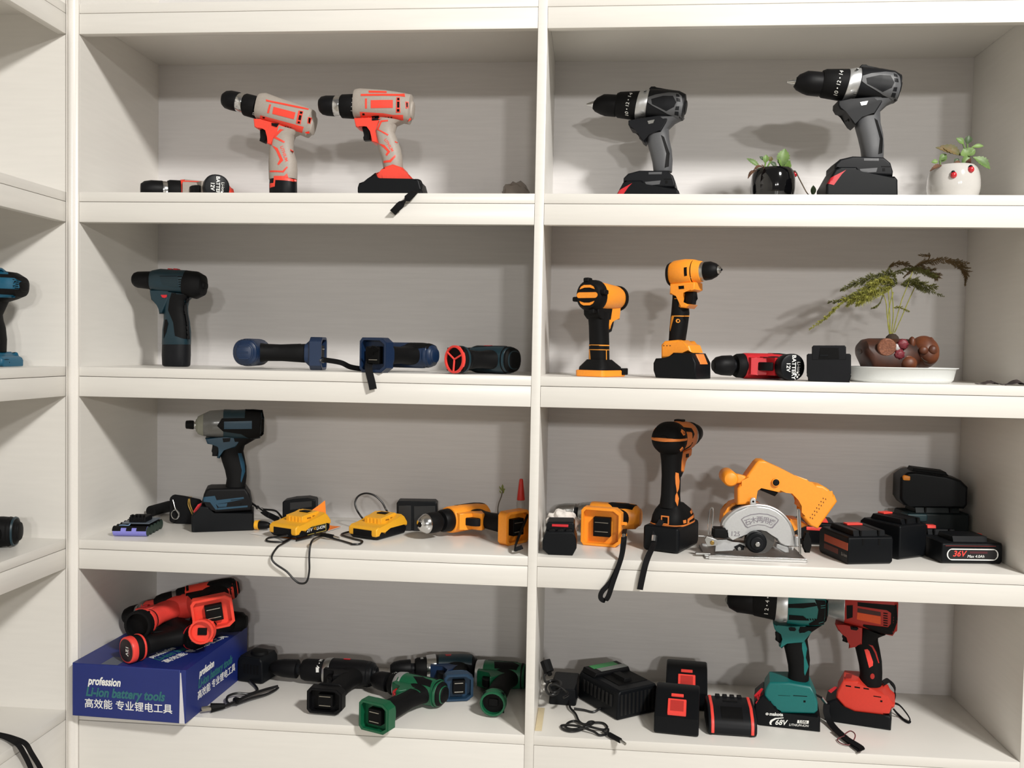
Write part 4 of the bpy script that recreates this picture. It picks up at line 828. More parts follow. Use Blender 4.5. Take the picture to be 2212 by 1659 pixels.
for i in range(6):
    yy = -.022+i*.009; k = i*6
    xs = [W0(1500+k, 400, yy).x, W0(2250-k, 430, yy).x]
    z1 = W0(1600, 318+10*(i % 2), yy).z
    bm = bmesh.new(); pr = [(xs[0], .004), (xs[0], z1*.88), (xs[0]+.008, z1), (xs[0]+.03, z1*.96), (xs[1], z1*.84), (xs[1], .0), (xs[0]+.012, .0)]
    f = bm.faces.new([bm.verts.new((x, yy, z)) for x, z in pr]); bm.normal_update()
    r = bmesh.ops.extrude_face_region(bm, geom=[f])
    for v in [g for g in r['geom'] if isinstance(g, bmesh.types.BMVert)]: v.co.y += .0075
    bmesh.ops.bevel(bm, geom=bm.edges[:], offset=.0018, segments=2, affect='EDGES', clamp_overlap=True)
    mesh_obj('webbing_fold', bm, STRAP, o)
for dxx in (0, 45): sweep('rubber_band', [W0(1960+dxx*.6, 430, -.024), W0(1955+dxx, 560, -.0245), W0(2010+dxx, 700, -.0245), W0(2060+dxx, 800, -.024), W0(2070+dxx, 812, .0), W0(2060+dxx, 800, .034), W0(1990+dxx, 400, .034), W0(1970+dxx*.6, 400, 0)], .0011, mat('yellow_rubber_band', '#a8853e', .5), o, closed=True)
sweep('key_clip', [W0(1590, 440, -.025), W0(1620, 560, -.026), W0(1650, 660, -.027)], .0012, CHR, o)
sweep('key_ring', [W0(1650+95*math.cos(t_*math.pi/6), 790+110*math.sin(t_*math.pi/6), -.028-.006*math.sin(t_*math.pi/6)) for t_ in range(12)], .0011, CHR, o, closed=True)
sweep('clip_hook', [W0(1650, 660, -.027), W0(1700, 720, -.028), W0(1735, 800, -.029), W0(1700, 880, -.03)], .0018, STEEL, o)
# --- small yellow and black connector, adapter, cable
a, bb = P4(175, 610, .010), P4(330, 610, .010); a.y = bb.y = .15; a.z = bb.z = Z4+.0105+EPS; c = V((P4(410, 600, .010).x, .15, Z4+.0105+EPS))
xx = [on_y(530+v/9.617, 1123, .15).x for v in (206, 268, 292, 320, 505)]
o = empty('screwdriver_bit_holder', V((xx[1], .15, Z4+EPS)), 'small yellow and black bit holder lying just right of the tall black battery', 'tool'); G = lambda x: V((x-xx[1], 0, .0105))
sweep('yellow_sleeve', [G(xx[0]), G((xx[0]+xx[1])/2), G(xx[1])], .0095, YEL2, o, N=20); sweep('yellow_collar', [G(xx[1]), G(xx[2]-.0004)], .0102, YEL2, o, N=20)
sweep('black_tip', [G(xx[2]-.002), G((xx[2]+xx[4])/2), G(xx[4])], lambda s: .0088-.004*s**3, BLK, o, N=20)
d9 = (530, 1060, 9.617)
ad = V((on_y(530+1120/9.617, 1100, .235).x, .235, Z4+EPS)); t = T('power_adapter', 'black box power adapter standing behind the orange leaflet', 'adapter', ad, R(8), d9)
t.prism('case', BLKS, [772, BASE, 772, 240, 800, 210, 1000, 170, 1290, 148, 1440, 180, 1462, 215, 1462, BASE], (-18, 22), 3)
t.pan('label_area', mat('black_matt_label', '#1c1d1f', .6), [[930, 250, 1380, 215, 1380, 330, 930, 400]], ['case'], .4)
t.wtube('cable', [t.M@V((t.K(775, 440)[0], -.005, .012)), on_y(530+640/9.617, 1060+425/9.617, .235), on_y(530+450/9.617, 1060+392/9.617, .24), on_y(530+250/9.617, 1060+385/9.617, .24), ], .0021, CORD)
# --- leaflet under the yellow battery
LEA = mat('orange_printed_paper', '#f58a1e', .5, two='#ee7a14', scale=25); PAP = mat('white_paper', '#e6e2de', .6, var=.01)
A, B, C_, D_ = P4(55, 885, .0012), P4(1100, 1035, .0012), P4(2010, 745, .0025), None
top = on_y(530+1655/9.617, 1060+200/9.617, .215)
bm = bmesh.new(); NN = 18; G = []
for i in range(NN+1):
    for j in range(NN+1):
        s, u = i/NN, j/NN                       # s: left to right, u: front to back
        fr = A.lerp(B, s*1.0) if s < 1 else B
        p0 = A.lerp(B, min(1, s/.55)) if s < .55 else B.lerp(C_, (s-.55)/.45)
        bk = A.lerp(top, s**.9); bk.z = A.z+(top.z-A.z)*max(0, s-.15)**1.6/.85**1.6
        if s > .97: pass
        p = p0.lerp(bk, u); p.z = p0.z+(bk.z-p0.z)*u**11
        G.append(bm.verts.new(p))
for i in range(NN):
    for j in range(NN): 
        f = bm.faces.new((G[i*(NN+1)+j], G[(i+1)*(NN+1)+j], G[(i+1)*(NN+1)+j+1], G[i*(NN+1)+j+1])); f.material_index = 1 if i/NN > .3 and .03 < j/NN else 0
r = bmesh.ops.extrude_face_region(bm, geom=bm.faces[:], use_keep_orig=True)
for v in [g for g in r['geom'] if isinstance(g, bmesh.types.BMVert)]: v.co += V((0, 0, -.0003))
for f in [g for g in r['geom'] if isinstance(g, bmesh.types.BMFace)]: f.material_index = 0
o = mesh_obj('leaflet', bm, PAP, None, 60); o.data.materials.append(LEA); tag(o, 'white and orange paper leaflet with a curled-up corner under the yellow 21V battery', 'leaflet')
# --- yellow batteries
def ybat(loc, yaw, label):
    t = T('battery', label, 'battery', loc, yaw)
    t.prism('base', BLKS, [-57, 6, -50, 0, 50, 0, 57, 7, 57, 24, -57, 24], 38, 4)
    t.prism('top_shell', YEL2, [-59, 12, -57, 8, -46, 8, -44, 22, -26, 10, -20, 20, -8, 24, 44, 24, 52, 16, 58, 18, 58, 26, 46, 40, 36, 46, -8, 31, -50, 30, -59, 24], 39.5, 3)
    t.prism('slide_rail', YEL2, [-22, 29, -22, 43, 30, 49, 40, 44, 40, 29], 24, 1.5)
    for a in (-1, 1):
        for k in range(2): t.box('rail_slot', (-6+18*k, a*24-1.2, 36+2*k), (6+18*k, a*24+1.2, 38.5+2*k), mat('dark_amber_slot', '#8a5a10', .6), 'slide_rail', .3)
    t.box('vent_slot', (8, -12, 46), (26, 12, 48.8), DARK, 'slide_rail', .5)
    for k in range(4): t.box('rail_rib', (-23.5, -18+10*k, 30), (-21, -13+10*k, 41), YEL2, 'slide_rail', .5)
    t.root.scale = (.9, .9, .9)
    t.box('latch', (-59.5, -26, 6), (-56, 26, 22), BLK, 'base', 1)
    return t
n0 = P4(1052, 1015, .0045); th = R(66); ax = V((math.cos(th), math.sin(th), 0)); ay = V((-math.sin(th), math.cos(th), 0))
t = ybat(n0+ax*.051+ay*.034+V((0, 0, EPS)), th, 'yellow and black 21V battery lying on the orange leaflet')
PL = mat('yellow_print_line', '#d8c05a', .5)
t.text3('21V', (-14, -38.3, 13), (1, 0, 0), (0, 0, 1), 11, WTXT, 'base', shear=.2, bold=.01); t.text3('LI-ION', (24, -38.3, 13), (1, 0, 0), (0, 0, 1), 10, WTXT, 'base', shear=.2, bold=.01); t.text3('V2', (4, -38.3, 14), (1, 0, 0), (0, 0, 1), 9, YEL2, 'base')
t.box('label_line', (-20, -38.6, 3.2), (2, -38, 4), PL, 'base', .1); t.box('label_line', (8, -38.6, 3.2), (42, -38, 4), PL, 'base', .1); t.box('label_line', (41.2, -38.6, 3.2), (42, -38, 20), PL, 'base', .1); t.box('label_line', (-20, -38.6, 19.4), (42, -38, 20.2), PL, 'base', .1)
d2 = (700, 1020, 4.809)
n1 = on_z(700+545/4.809, 1020+716/4.809, Z4); t = ybat(n1+ax*.051+ay*.034+V((0, 0, EPS)), th, 'yellow and black battery without label beside the black charger box')
D2 = lambda x, y, h=0: on_z(700+x/4.809, 1020+y/4.809, Z4+h)
F2 = lambda x, y, dep: on_y(700+x/4.809, 1020+y/4.809, dep)
# cables in front
o = empty('power_cable', P4(1000, 1000, 0), 'thin black cable with a barrel plug drooping over the shelf edge below the yellow battery', 'cable'); Lw = lambda p: p-o.location
e1 = lambda x, y, d: on_y(d1[0]+x/d1[2], d1[1]+y/d1[2], d)
c0 = [P4(900, 960, .012), P4(700, 965, .003), P4(500, 975, .003), P4(440, 1035, .0025), P4(560, 1060, .0025), P4(760, 1060, .003), P4(900, 1020, .004), P4(1000, 985, .004)]
c0 = [P4(870, 930, .014), P4(640, 960, .003), P4(470, 985, .0026), P4(445, 1040, .0026), P4(600, 1062, .0026), P4(790, 1055, .0026), P4(940, 1000, .0036), e1(1510, 1212, .022), e1(1462, 1243, -.007), e1(1416, 1320, -.009), e1(1440, 1375, -.010), e1(1540, 1445, -.011), e1(1600, 1510, -.011), e1(1650, 1543, -.011), e1(1705, 1530, -.011), e1(1728, 1440, -.011), e1(1728, 1320, -.010), e1(1738, 1225, -.005), e1(1765, 1175, .02), P4(1590, 945, .0045), P4(1700, 960, .0045), P4(1850, 1000, .0035), P4(2000, 1040, .0026), P4(2200, 1100, .0026), D2(290, 748, .0026), D2(370, 745, .0026), D2(395, 715, .0026), D2(300, 690, .0026), D2(190, 655, .0026), D2(200, 635, .0026), D2(290, 612, .003)]
sweep('cable', [Lw(p) for p in c0], .0020, CORD, o)
sweep('plug_body', [Lw(P4(1560, 905, .009)), Lw(P4(1700, 925, .009)), Lw(P4(1830, 950, .008))], .0036, BLKR, o, N=12); sweep('plug_lead', [Lw(P4(1060, 1030, .003)), Lw(P4(1250, 985, .003)), Lw(P4(1430, 930, .006)), Lw(P4(1570, 915, .009))], .0022, CORD, o); sweep('plug_tip', [Lw(P4(1830, 950, .008)), Lw(P4(1950, 985, .007))], .0024, CHR, o, N=12)
o = empty('looped_cable', D2(420, 495, 0), 'thin black cable arching up in a loop behind the second yellow battery', 'cable'); Lw = lambda p: p-o.location
sweep('cable', [Lw(p) for p in (D2(440, 520, .002), F2(400, 480, .19), F2(345, 400, .19), F2(322, 320, .195), F2(355, 250, .20), F2(430, 220, .20), F2(520, 240, .20), F2(600, 310, .20), F2(645, 390, .20), F2(690, 450, .20), D2(780, 500, .002))], .0020, CORD, o)
t = T('charger', 'black rectangular charger box standing against the back panel behind the yellow drill', 'charger', V((on_y(901, 1130, .215).x, .215, Z4+EPS)), R(6), d2)
t.prism('case', BLKS, [754, BASE, 754, 320, 775, 298, 1150, 304, 1174, 325, 1174, BASE], (-16, 22), 2)
t.prism('front_plate', mat('black_ribbed_plastic', '#121314', .55), [775, BASE, 775, 345, 905, 345, 905, BASE], (-17, 0), .5, par='case'); t.prism('front_plate', MAT['black_ribbed_plastic'], [935, BASE, 935, 350, 1155, 350, 1155, BASE], (-17, 0), .5, par='case')
# --- yellow drill lying
tipw = D2(1052, 592, .024); xd = V((.62, .78, 0))
t = T('drill', 'orange-yellow drill lying with its steel chuck facing out and open foot against the divider', 'drill', tipw+xd*.125+V((-.008, 0, 0)), rot=axes(xd, (-.78, .62, 0)))
pistol(t, YEL, YEL, chuck=BLKR, ring=None, clutch=BLK, foot='slide', footm=YEL, gl=122, panel=False, fl=(-38, 34), hr=27, L=.95)
t.loft('chuck_nose', CHR, [(-129, 6, -129, -6), (-126, 13, -126, -13), (-115, 19.5, -115, -19.5), (-112, 20, -112, -20)], n=2, cap=(.5, .5)); t.loft('chuck_bore', DARK, [(-129.6, 5.5, -129.6, -5.5), (-127, 5.5, -127, -5.5)], n=2, cap=(0, 0))
t.loft('chuck_sleeve', BLKR, [(-113, 19.5, -113, -19.5), (-100, 21, -100, -21), (-84, 21, -84, -21)], n=2, cap=(.5, .5))
t.pan('side_panel', BLK, [[-20, 6, 20, 18, 40, 14, 44, -10, 10, -2], [-26, 10, -18, 12, -18, 4, -26, 2], [-40, 22, -20, 24, -16, 21, -38, 19], [0, 24, 20, 25, 24, 22, 4, 21]], ['housing'], .6, -1)
t.rest(Z4)
hs = t.M@V((.030, -.020, -.146))
strapm(t, [hs, F2(1985, 770, .02), F2(2020, 790, .012), F2(2060, 775, .016)], 4, (0, .5, 1))
# --- glue cap and sprig at the back
o = lathe('nozzle_cap', mat('orange_red_translucent_plastic', '#e8352a', .4), [(.0070, .036), (.0086, .0362), (.0086, .038), (.0042, .080), (.0034, .082), (.0004, .083)], None); o.location = V((on_y(1125, 1090, .29).x, .29, Z4+EPS+on_y(1125, 1078.5, .29).z-Z4-.038))
CLR = mat('clear_plastic', '#c9c2ba', .15, alpha=.25); hh = o.location.z+.037-Z4
root = empty('glue_bottle', V((o.location.x, .29, Z4+EPS)), 'clear glue bottle with a pointed orange-red cap in the corner behind the lying yellow drill', 'bottle')
o.parent = root; o.location = o.location-root.location
lathe('bottle', CLR, [(.0085, 0), (.009, .002), (.009, hh*.9), (.007, hh*.97), (.0068, hh)], root)
o = empty('plastic_sprig', V((on_y(1078, 1112, .30).x, .30, Z4+EPS)), 'small thin sprig with pale green tip standing by the back panel', 'sprig')
S9 = lambda x, y: on_y(1060+x/16.59, 1030+y/16.59, .30)-o.location
sweep('stem', [V((0, 0, 0)), S9(255, 1200), S9(290, 950), S9(350, 790), S9(395, 650), S9(430, 480), S9(425, 330)], .0013, mat('grey_stem', '#6e655a', .7), o, N=6)
PG = mat('pale_green_plastic', '#7f8a3a', .5)
for a, b_, w_ in (((430, 480), (425, 260), 90), ((400, 500), (520, 430), 110), ((420, 520), (300, 330), 60), ((470, 470), (450, 600), 60), ((380, 600), (310, 480), 50)): leaf('leaf', PG, S9(*a), S9(*b_), w_/16.59*.00087, (0, -1, .2), o, .05)

# ================================================================ third row, right bay
d3 = (1160, 880, 3.77)
D3 = lambda x, y, h=0: on_z(1160+x/3.77, 880+y/3.77, Z4+h)
F3 = lambda x, y, dep: on_y(1160+x/3.77, 880+y/3.77, dep)
b = D3(182, 1207); t = T('battery', 'small black battery with a red strip on top beside the divider', 'battery', V((b.x, b.y, Z4+EPS)), 0, d3)
t.prism('case', BLKS, [42, 1090, 60, 1040, 75, 1010, 300, 1012, 310, 1050, 322, 1080, 322, 1150, 290, BASE, 92, BASE, 44, 1160], (0, 66), 4)
t.prism('slide_rail', BLKS, [68, 1050, 76, 950, 92, 933, 290, 936, 306, 955, 306, 1050], (8, 60), 3)
t.prism('red_strip', REDD, [120, 972, 122, 952, 256, 956, 254, 978], (6, 20), .8, par='slide_rail')
for k in range(3): t.prism('contact_rib', BLK, [92+70*k, 1058, 96+70*k, 992, 146+70*k, 994, 144+70*k, 1060], (3, 20), 1, par='slide_rail')
o = blob('crumpled_tissue', mat('white_tissue', '#e2dcd6', .8, bump=.6, scale=90), (0, 0, .02), (.031, .022, .026), None, .55, 9, 4, 2.6)
o.location = V((on_y(1210, 1120, .16).x+.008, .16, Z4)); o.location.z = Z4+EPS-min(v.co.z for v in o.data.vertices); tag(o, 'white crumpled tissue behind the small battery beside the divider', 'tissue')
# lying yellow drill, foot facing out
ft = D3(475, 990, .034); g = V((-.22, -.975, 0))
t = T('drill', 'orange-yellow drill lying with its open orange battery foot facing out and strap loop hanging', 'drill', V((ft.x, ft.y, Z4+.036))-g*.136+V((.012, 0, 0)), rot=axes((.975, -.22, 0), -g))
pistol(t, YEL, BLKR, chuck=STEEL, ring=None, clutch=STEEL, foot='slide', footm=YEL, gl=112, panel=False, fl=(-43, 38), fw=38, hr=27)
t.pan('side_panel', BLKR, [[-6, 10, 40, 14, 46, 0, 40, -20, 0, -22, -14, -8]], ['housing'], .7, -1); t.pan('side_inlay', YL, [[0, 6, 22, 8, 18, 3, 2, 2], [30, 4, 42, 5, 42, 0, 30, 0]], ['side_panel'], .4, -1, par='housing')
t.box('strap_lug', (38, -12, -134), (50, -6, -128), YEL, 'foot', 1); t.box('strap_lug', (38, 10, -134), (50, 16, -128), YEL, 'foot', 1)
t.rest(Z4)
s0 = t.M@V((.046, .002, -.132))
F = lambda x, y, d: F3(x, y, d)
strapm(t, [s0, F(706, 1050, .028), F(700, 1110, .010), F(690, 1200, -.004), F(660, 1300, -.009), F(600, 1420, -.010), F(530, 1500, -.0105), F(518, 1550, -.011), F(548, 1572, -.0115), F(580, 1540, -.0125), F(620, 1420, -.013), F(655, 1320, -.0125), F(690, 1210, -.0085), F(708, 1110, .009), F(712, 1055, .026)], 4.5, [(1, .2, .2)]*3+[(.9, 0, .45)]*12)
t.wtube('strap_ferrule', [F(706, 1040, .030), F(703, 1095, .018)], .0045, CHR)
# rear-view drill
nc = D3(1140, 1198); xr = V((-.42, -.907, 0)); yr = V((.907, -.42, 0))
t = T('drill', 'black and orange drill seen from its rounded rear, standing on a black battery', 'drill', V((nc.x, nc.y, Z4+EPS))-xr*.044-yr*.028+V((-.006, 0, 0)), rot=axes(xr, (0, 0, 1)))
H0 = 218
OR2 = mat('dull_orange_plastic', '#e0813a', .5)
t.loft('chuck', BLK, [(-148, H0+15, -148, H0-15), (-142, H0+19, -142, H0-19), (-112, H0+22, -112, H0-22)], n=2, cap=(2, 1))
t.loft('clutch_collar', BLKR, [(-114, H0+25, -114, H0-25), (-88, H0+27, -88, H0-27)], n=2, cap=(1, 1))
t.loft('gear_collar', STEEL, [(-90, H0+27, -90, H0-28), (-80, H0+28, -80, H0-29)], n=2, cap=(1, 1))
t.loft('housing', OR2, [(-82, H0+28, -82, H0-30, 28), (-40, H0+31, -40, H0-30, 30), (0, H0+30, 0, H0-30, 30)], n=2.2, cap=(1, 1))
t.loft('rear_cap', BLKR, [(-8, H0+32, -8, H0-34, 32), (12, H0+33, 12, H0-34, 33), (28, H0+28, 28, H0-28, 29), (38, H0+18, 38, H0-18, 20), (42, H0+8, 42, H0-8, 9)], n=2.1, cap=(1, 2), N=36)
t.loft('rear_stripe', OR2, [(-2, H0+3, -2, H0-4, 33.2), (12, H0+3, 12, H0-4, 33.9), (28, H0+3, 28, H0-4, 30), (38.6, H0+3, 38.6, H0-4, 21), (42.8, H0+3, 42.8, H0-4, 10)], n=5, cap=(0, 0), par='rear_cap')
for sd in (-1, 1):
    t.pan('side_accent', OR2, [[-36, H0+10, -14, H0+12, -6, H0+2, -6, H0-6, -16, H0-20, -38, H0-14]], ['housing'], 2, sd, key='sa%d' % sd)
    t.pan('side_overlay', BLKR, [[-46, H0+18, -10, H0+22, -6, H0+14, -40, H0+11], [-54, H0+6, -46, H0+18, -38, H0+14, -42, H0-2], [-48, H0-10, -40, H0-14, -10, H0-26, -12, H0-32, -44, H0-20]], ['housing'], 1.2, sd, key='so%d' % sd)
    t.pan('rear_vent', OR2, [[4, H0+14, 14, H0+20, 20, H0+15, 16, H0+8, 8, H0+9], [4, H0-20, 16, H0-14, 18, H0-20, 8, H0-25]], ['rear_cap'], .8, sd, key='rv%d' % sd)
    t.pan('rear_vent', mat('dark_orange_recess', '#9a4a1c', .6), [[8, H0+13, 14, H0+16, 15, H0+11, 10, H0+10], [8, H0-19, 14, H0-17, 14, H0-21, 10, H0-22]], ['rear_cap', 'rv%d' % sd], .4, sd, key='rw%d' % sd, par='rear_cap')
t.box('top_switch', (-58, -9, H0+29), (-40, 9, H0+34), BLK, 'housing', 1.5)
t.prism('trigger_guard', OR2, [-80, H0-26, -22, H0-30, -14, H0-40, -22, H0-66, -34, H0-70, -38, H0-48, -50, H0-44, -76, H0-40], 18, 3)
t.pan('direction_switch', BLK, [[-54, H0-34, -40, H0-34, -40, H0-41, -54, H0-41]], ['trigger_guard'], 1.5, 1)
t.prism('trigger', BLK, [-68, H0-42, -38, H0-46, -34, H0-70, -44, H0-82, -56, H0-74, -62, H0-58], 9, 3)
t.loft('grip', BLKR, [(-34, H0-28, 22, H0-26, 21), (-30, H0-46, 16, H0-44, 19), (-28, H0-75, 12, H0-75, 18), (-28, 105, 14, 105, 18), (-30, 82, 18, 82, 20)], n=2.3, cap=(0, 0))
t.pan('grip_panel', OR2, [[0, 150, 7, 152, 6, 130, 3, 112, -3, 100, 4, 86, 8, 96, 6, 108, -3, 120, -5, 134]], ['grip'], .8, 1)
t.loft('battery_foot', BLKR, [(-42, 88, 10, 88, 21), (-66, 74, 20, 76, 30), (-76, 62, 26, 66, 34), (-78, 50, 30, 50, 36)], n=3.2, cap=(1, 1), N=36)
t.loft('foot_rim', OR2, [(-79, 51.5, 31, 51.5, 36.6), (-79, 48.5, 31, 48.5, 36.6)], n=3.4, cap=(0, 0), par='battery_foot', N=36)
t.tray('strap_slot', OR2, (28, 3, 60), (0, -1, 0), (0, 0, 1), (1, 0, 0), [-8, -8, 8, -8, 8, 9, -8, 9], 2.4, 2.2, 2, 'battery_foot', bev=.3)
t.box('slot_fill', (28, -3, 54), (29, 9, 66), DARK, 'strap_slot', .1)
t.pan('foot_panel', OR2, [[-60, 64, -12, 60, -8, 52, -16, 52, -18, 56, -60, 58], [-56, 74, -34, 71, -36, 66, -56, 68], [-2, 60, 8, 60, 8, 54, -2, 54]], ['battery_foot'], .8, 1)
t.prism('battery', BLKS, [-78, 44, -78, 6, -72, 0, 38, 0, 44, 6, 44, 46, 40, 50, -74, 50], 37, 9, seg=2)
sk = t.M@V((.030, -.003, .060))
strapm(t, [sk, F(962, 1020, sk.y-.008), F(955, 1090, sk.y-.016), F(935, 1150, .02), F(905, 1215, -.001), F(880, 1290, -.0105), F(855, 1400, -.011), F(838, 1484, -.0105)], 5.5, [(.9, .1, .2)]*8)
t.wtube('strap_ferrule', [F(958, 1045, sk.y-.012), F(953, 1092, sk.y-.017)], .0055, CHR)
# --- circular saw
d4 = (1490, 960, 5.924)
t = T('circular_saw', 'orange cordless circular saw with silver blade guard and chromed base plate', 'saw', V((on_y(1620, 1200, .082).x, .082, Z4+EPS)), 0, d4)
A_, B_ = t.K(200, 1440, -.05)[0]*1000, t.K(1512, 1440, -.05)[0]*1000
t.box('base_plate', (A_, -50, 1), (B_, 62, 4), STEEL, None, 1)
t.box('plate_lip', (A_+6, -51, 0), (B_-2, -47, 8), CHR, 'base_plate', 1.2); t.box('plate_lip', (A_+6, 59, 0), (B_-2, 63, 8), CHR, 'base_plate', 1.2)
arc = [420, 1035, 440, 985, 500, 915, 580, 850, 680, 806, 790, 783, 900, 779, 1010, 796, 1110, 838, 1200, 905, 1270, 990, 1315, 1080, 1338, 1170, 1346, 1306]
t.prism('blade_guard', ALU, arc+[1215, 1302, 1150, 1272, 1105, 1220, 1062, 1135, 990, 1082, 900, 1062, 800, 1072, 725, 1120, 665, 1200, 545, 1192, 480, 1202, 410, 1130], (-24, 14), 4, seg=3)
t.tube('guard_rim', [(1000*t.K(arc[i], arc[i+1], -.024)[0], -23, 1000*t.K(arc[i], arc[i+1], -.024)[1]) for i in range(0, len(arc)-2, 2)], 2.2, ALU, 'blade_guard')
GD = mat('grey_label_paint', '#7d7880', .5)
pl_ = [655, 960, 690, 930, 780, 895, 890, 880, 1000, 890, 1100, 930, 1140, 965, 1130, 990, 1060, 1072, 1030, 1072, 960, 1040, 870, 1032, 790, 1048, 740, 1072, 710, 1055]
t.pan('label_border', GD, [pl_], ['blade_guard'], .5)
ins = [880+(pl_[i]-880)*.94 if i % 2 == 0 else 972+(pl_[i]-972)*.86 for i in range(len(pl_))]
t.pan('label_plate', ALU, [ins], ['label_border'], .4, par='blade_guard')
for ch, x, y, an in zip('石木两用機', (742, 818, 896, 974, 1052), (1000, 975, 966, 976, 1003), (17, 9, 0, -9, -18)): t.text(ch, x, y, 88, an, GD, ['label_plate'], par='blade_guard', bold=.015)
t.text('125', 582, 1148, 86, -3, GD, ['blade_guard'], bold=.01)
circ = lambda x, y, r, n=32: [q for k in range(n) for q in (x+r*math.cos(2*math.pi*k/n), y+r*math.sin(2*math.pi*k/n))]
t.prism('blade', mat('dark_blade_steel', '#5c5a58', .4, metal=.8), circ(900, 1212, 182, 48), (-14, -12), .3)
t.prism('blade_flange', BLKS, circ(848, 1250, 136), (-40, -12), 4); t.prism('flange_cap', CHAR, circ(856, 1262, 86), (-44, -38), 2, par='blade_flange')
t.prism('arbor_bolt', STEEL, circ(862, 1270, 34, 6), (-50, -42), 1, par='blade_flange')
t.prism('plate_bracket', ALU, [330, 1300, 340, 1215, 480, 1210, 545, 1258, 720, 1250, 720, 1310, 560, 1318, 560, 1360, 320, 1372], (-14, 6), 2); t.prism('plate_bracket', ALU, [1096, 1320, 1110, 1262, 1150, 1278, 1268, 1310, 1268, 1384, 1215, 1384], (-14, 6), 2)
t.prism('depth_link', CHAR, [566, 1310, 640, 1275, 700, 1300, 690, 1350, 600, 1356], (-18, -8), 2); t.prism('link_bolt', STEEL, circ(632, 1332, 24, 12), (-21, -17), .6, par='depth_link')
t.prism('handle_body', YEL, [607, 778, 607, 560, 640, 512, 688, 488, 728, 402, 848, 238, 888, 206, 955, 206, 1012, 240, 1200, 325, 1400, 430, 1562, 522, 1620, 512, 1705, 530, 1788, 582, 1792, 612, 1856, 650, 1890, 732, 1640, 1082, 1536, 1042, 1440, 922, 1472, 858, 1392, 800, 1432, 702, 1310, 628, 1232, 582, 1160, 622, 1120, 606, 896, 516, 868, 592, 848, 700, 846, 770], (-8, 36), 8, seg=3)
t.prism('motor_cover', YEL, [412, 1015, 430, 880, 498, 822, 530, 768, 606, 742, 845, 742, 915, 770, 1010, 850, 1290, 1005, 1282, 955, 1375, 962, 1530, 1042, 1336, 1098, 1200, 1180, 700, 1180, 450, 1130], (16, 58), 6, seg=2)
t.prism('motor_end', CHAR, [520, 870, 560, 815, 640, 775, 640, 830, 560, 900], (-2, 16), 2)
kx, kz = t.K(520, 440, -.02)
o = lathe('front_knob', YEL, [(.010, -.032), (.0125, -.0315), (.0145, -.029), (.0145, .028), (.012, .032), (.0001, .032)], t.root, (0, 0, 0)); o.matrix_local = MX.Translation(V((kx, .006, kz)))@MX.Rotation(R(90), 4, 'X')
o2 = lathe('knob_cap', YEL, [(.0118, 0), (.0118, .0012), (.011, .0018), (.0001, .0018)], o, (0, 0, .032)); 
t.prism('knob_arm', YEL, [540, 470, 605, 505, 690, 500, 735, 470, 718, 408, 640, 388, 560, 378], (-6, 12), 4)
t.prism('lock_button_ring', YEL, circ(1104, 487, 56, 24), (-13, 0), 1.5); t.prism('lock_button', BLK, circ(1104, 487, 44, 24), (-14.5, 0), 2)
t.prism('trigger', BLK, [880, 516, 1135, 618, 1092, 668, 866, 572], (6, 28), 2)
t.pan('battery_vent', mat('brown_vent_hole', '#5c3208', .7), [[x-7, y-8, x+3, y-12, x+8, y+6, x-2, y+10] for k in range(7) for x, y in ((1542+27.5*k, 938-41*k), (1570+28*k, 948-41*k))], ['handle_body'], .25)
t.prism('guard_lug', ALU, [768, 770, 772, 708, 790, 682, 826, 680, 844, 704, 846, 770], (-26, -18), 1.2); t.prism('lug_hole', DARK, circ(808, 727, 14, 12), (-26.4, -25), .2, par='guard_lug')
t.prism('front_lever', BLKR, [300, 1080, 320, 1066, 455, 1072, 460, 1095, 490, 1130, 496, 1190, 440, 1200, 300, 1192], (-34, -8), 4); t.prism('rear_lever', BLKR, [1440, 1220, 1470, 1220, 1470, 1122, 1530, 1118, 1530, 1220, 1556, 1226, 1552, 1300, 1534, 1384, 1474, 1384, 1462, 1300, 1440, 1290], (-24, -10), 3)
t.prism('pivot_boss', ALU, [1342, 1175, 1395, 1175, 1402, 1290, 1400, 1310, 1342, 1310], (-20, 2), 3)
W5 = lambda x, y, v: (t.K(x, y, v*.001)[0]*1000, v, t.K(x, y, v*.001)[1]*1000)
t.tube('wire_bracket', [W5(240, 1150, -18), W5(240, 1000, -10), W5(258, 850, 0), W5(285, 806, 4), W5(300, 830, 4), W5(296, 950, -6), W5(272, 1160, -22)], 1.5, CHR); t.tube('wire_bracket', [W5(1412, 1400, -44), W5(1398, 1150, -40), W5(1384, 860, -36), W5(1390, 840, -34), W5(1404, 870, -34), W5(1418, 1200, -40)], 2.0, CHR)
t.prism('angle_bracket', STEEL, [185, 1210, 210, 1165, 345, 1210, 345, 1285, 222, 1298, 205, 1250], (-44, -38), 1); t.prism('bracket_screw', mat('brass_screw', '#a98a4e', .3, metal=1), circ(282, 1252, 28, 16), (-46.5, -43), 1, par='angle_bracket')
t.box('guide_arm', (A_-16, -30, 3), (A_+12, -22, 7), STEEL, 'base_plate', .8); t.tube('side_rod', [W5(110, 1172, -6), W5(330, 1180, -6)], 1.6, STEEL)
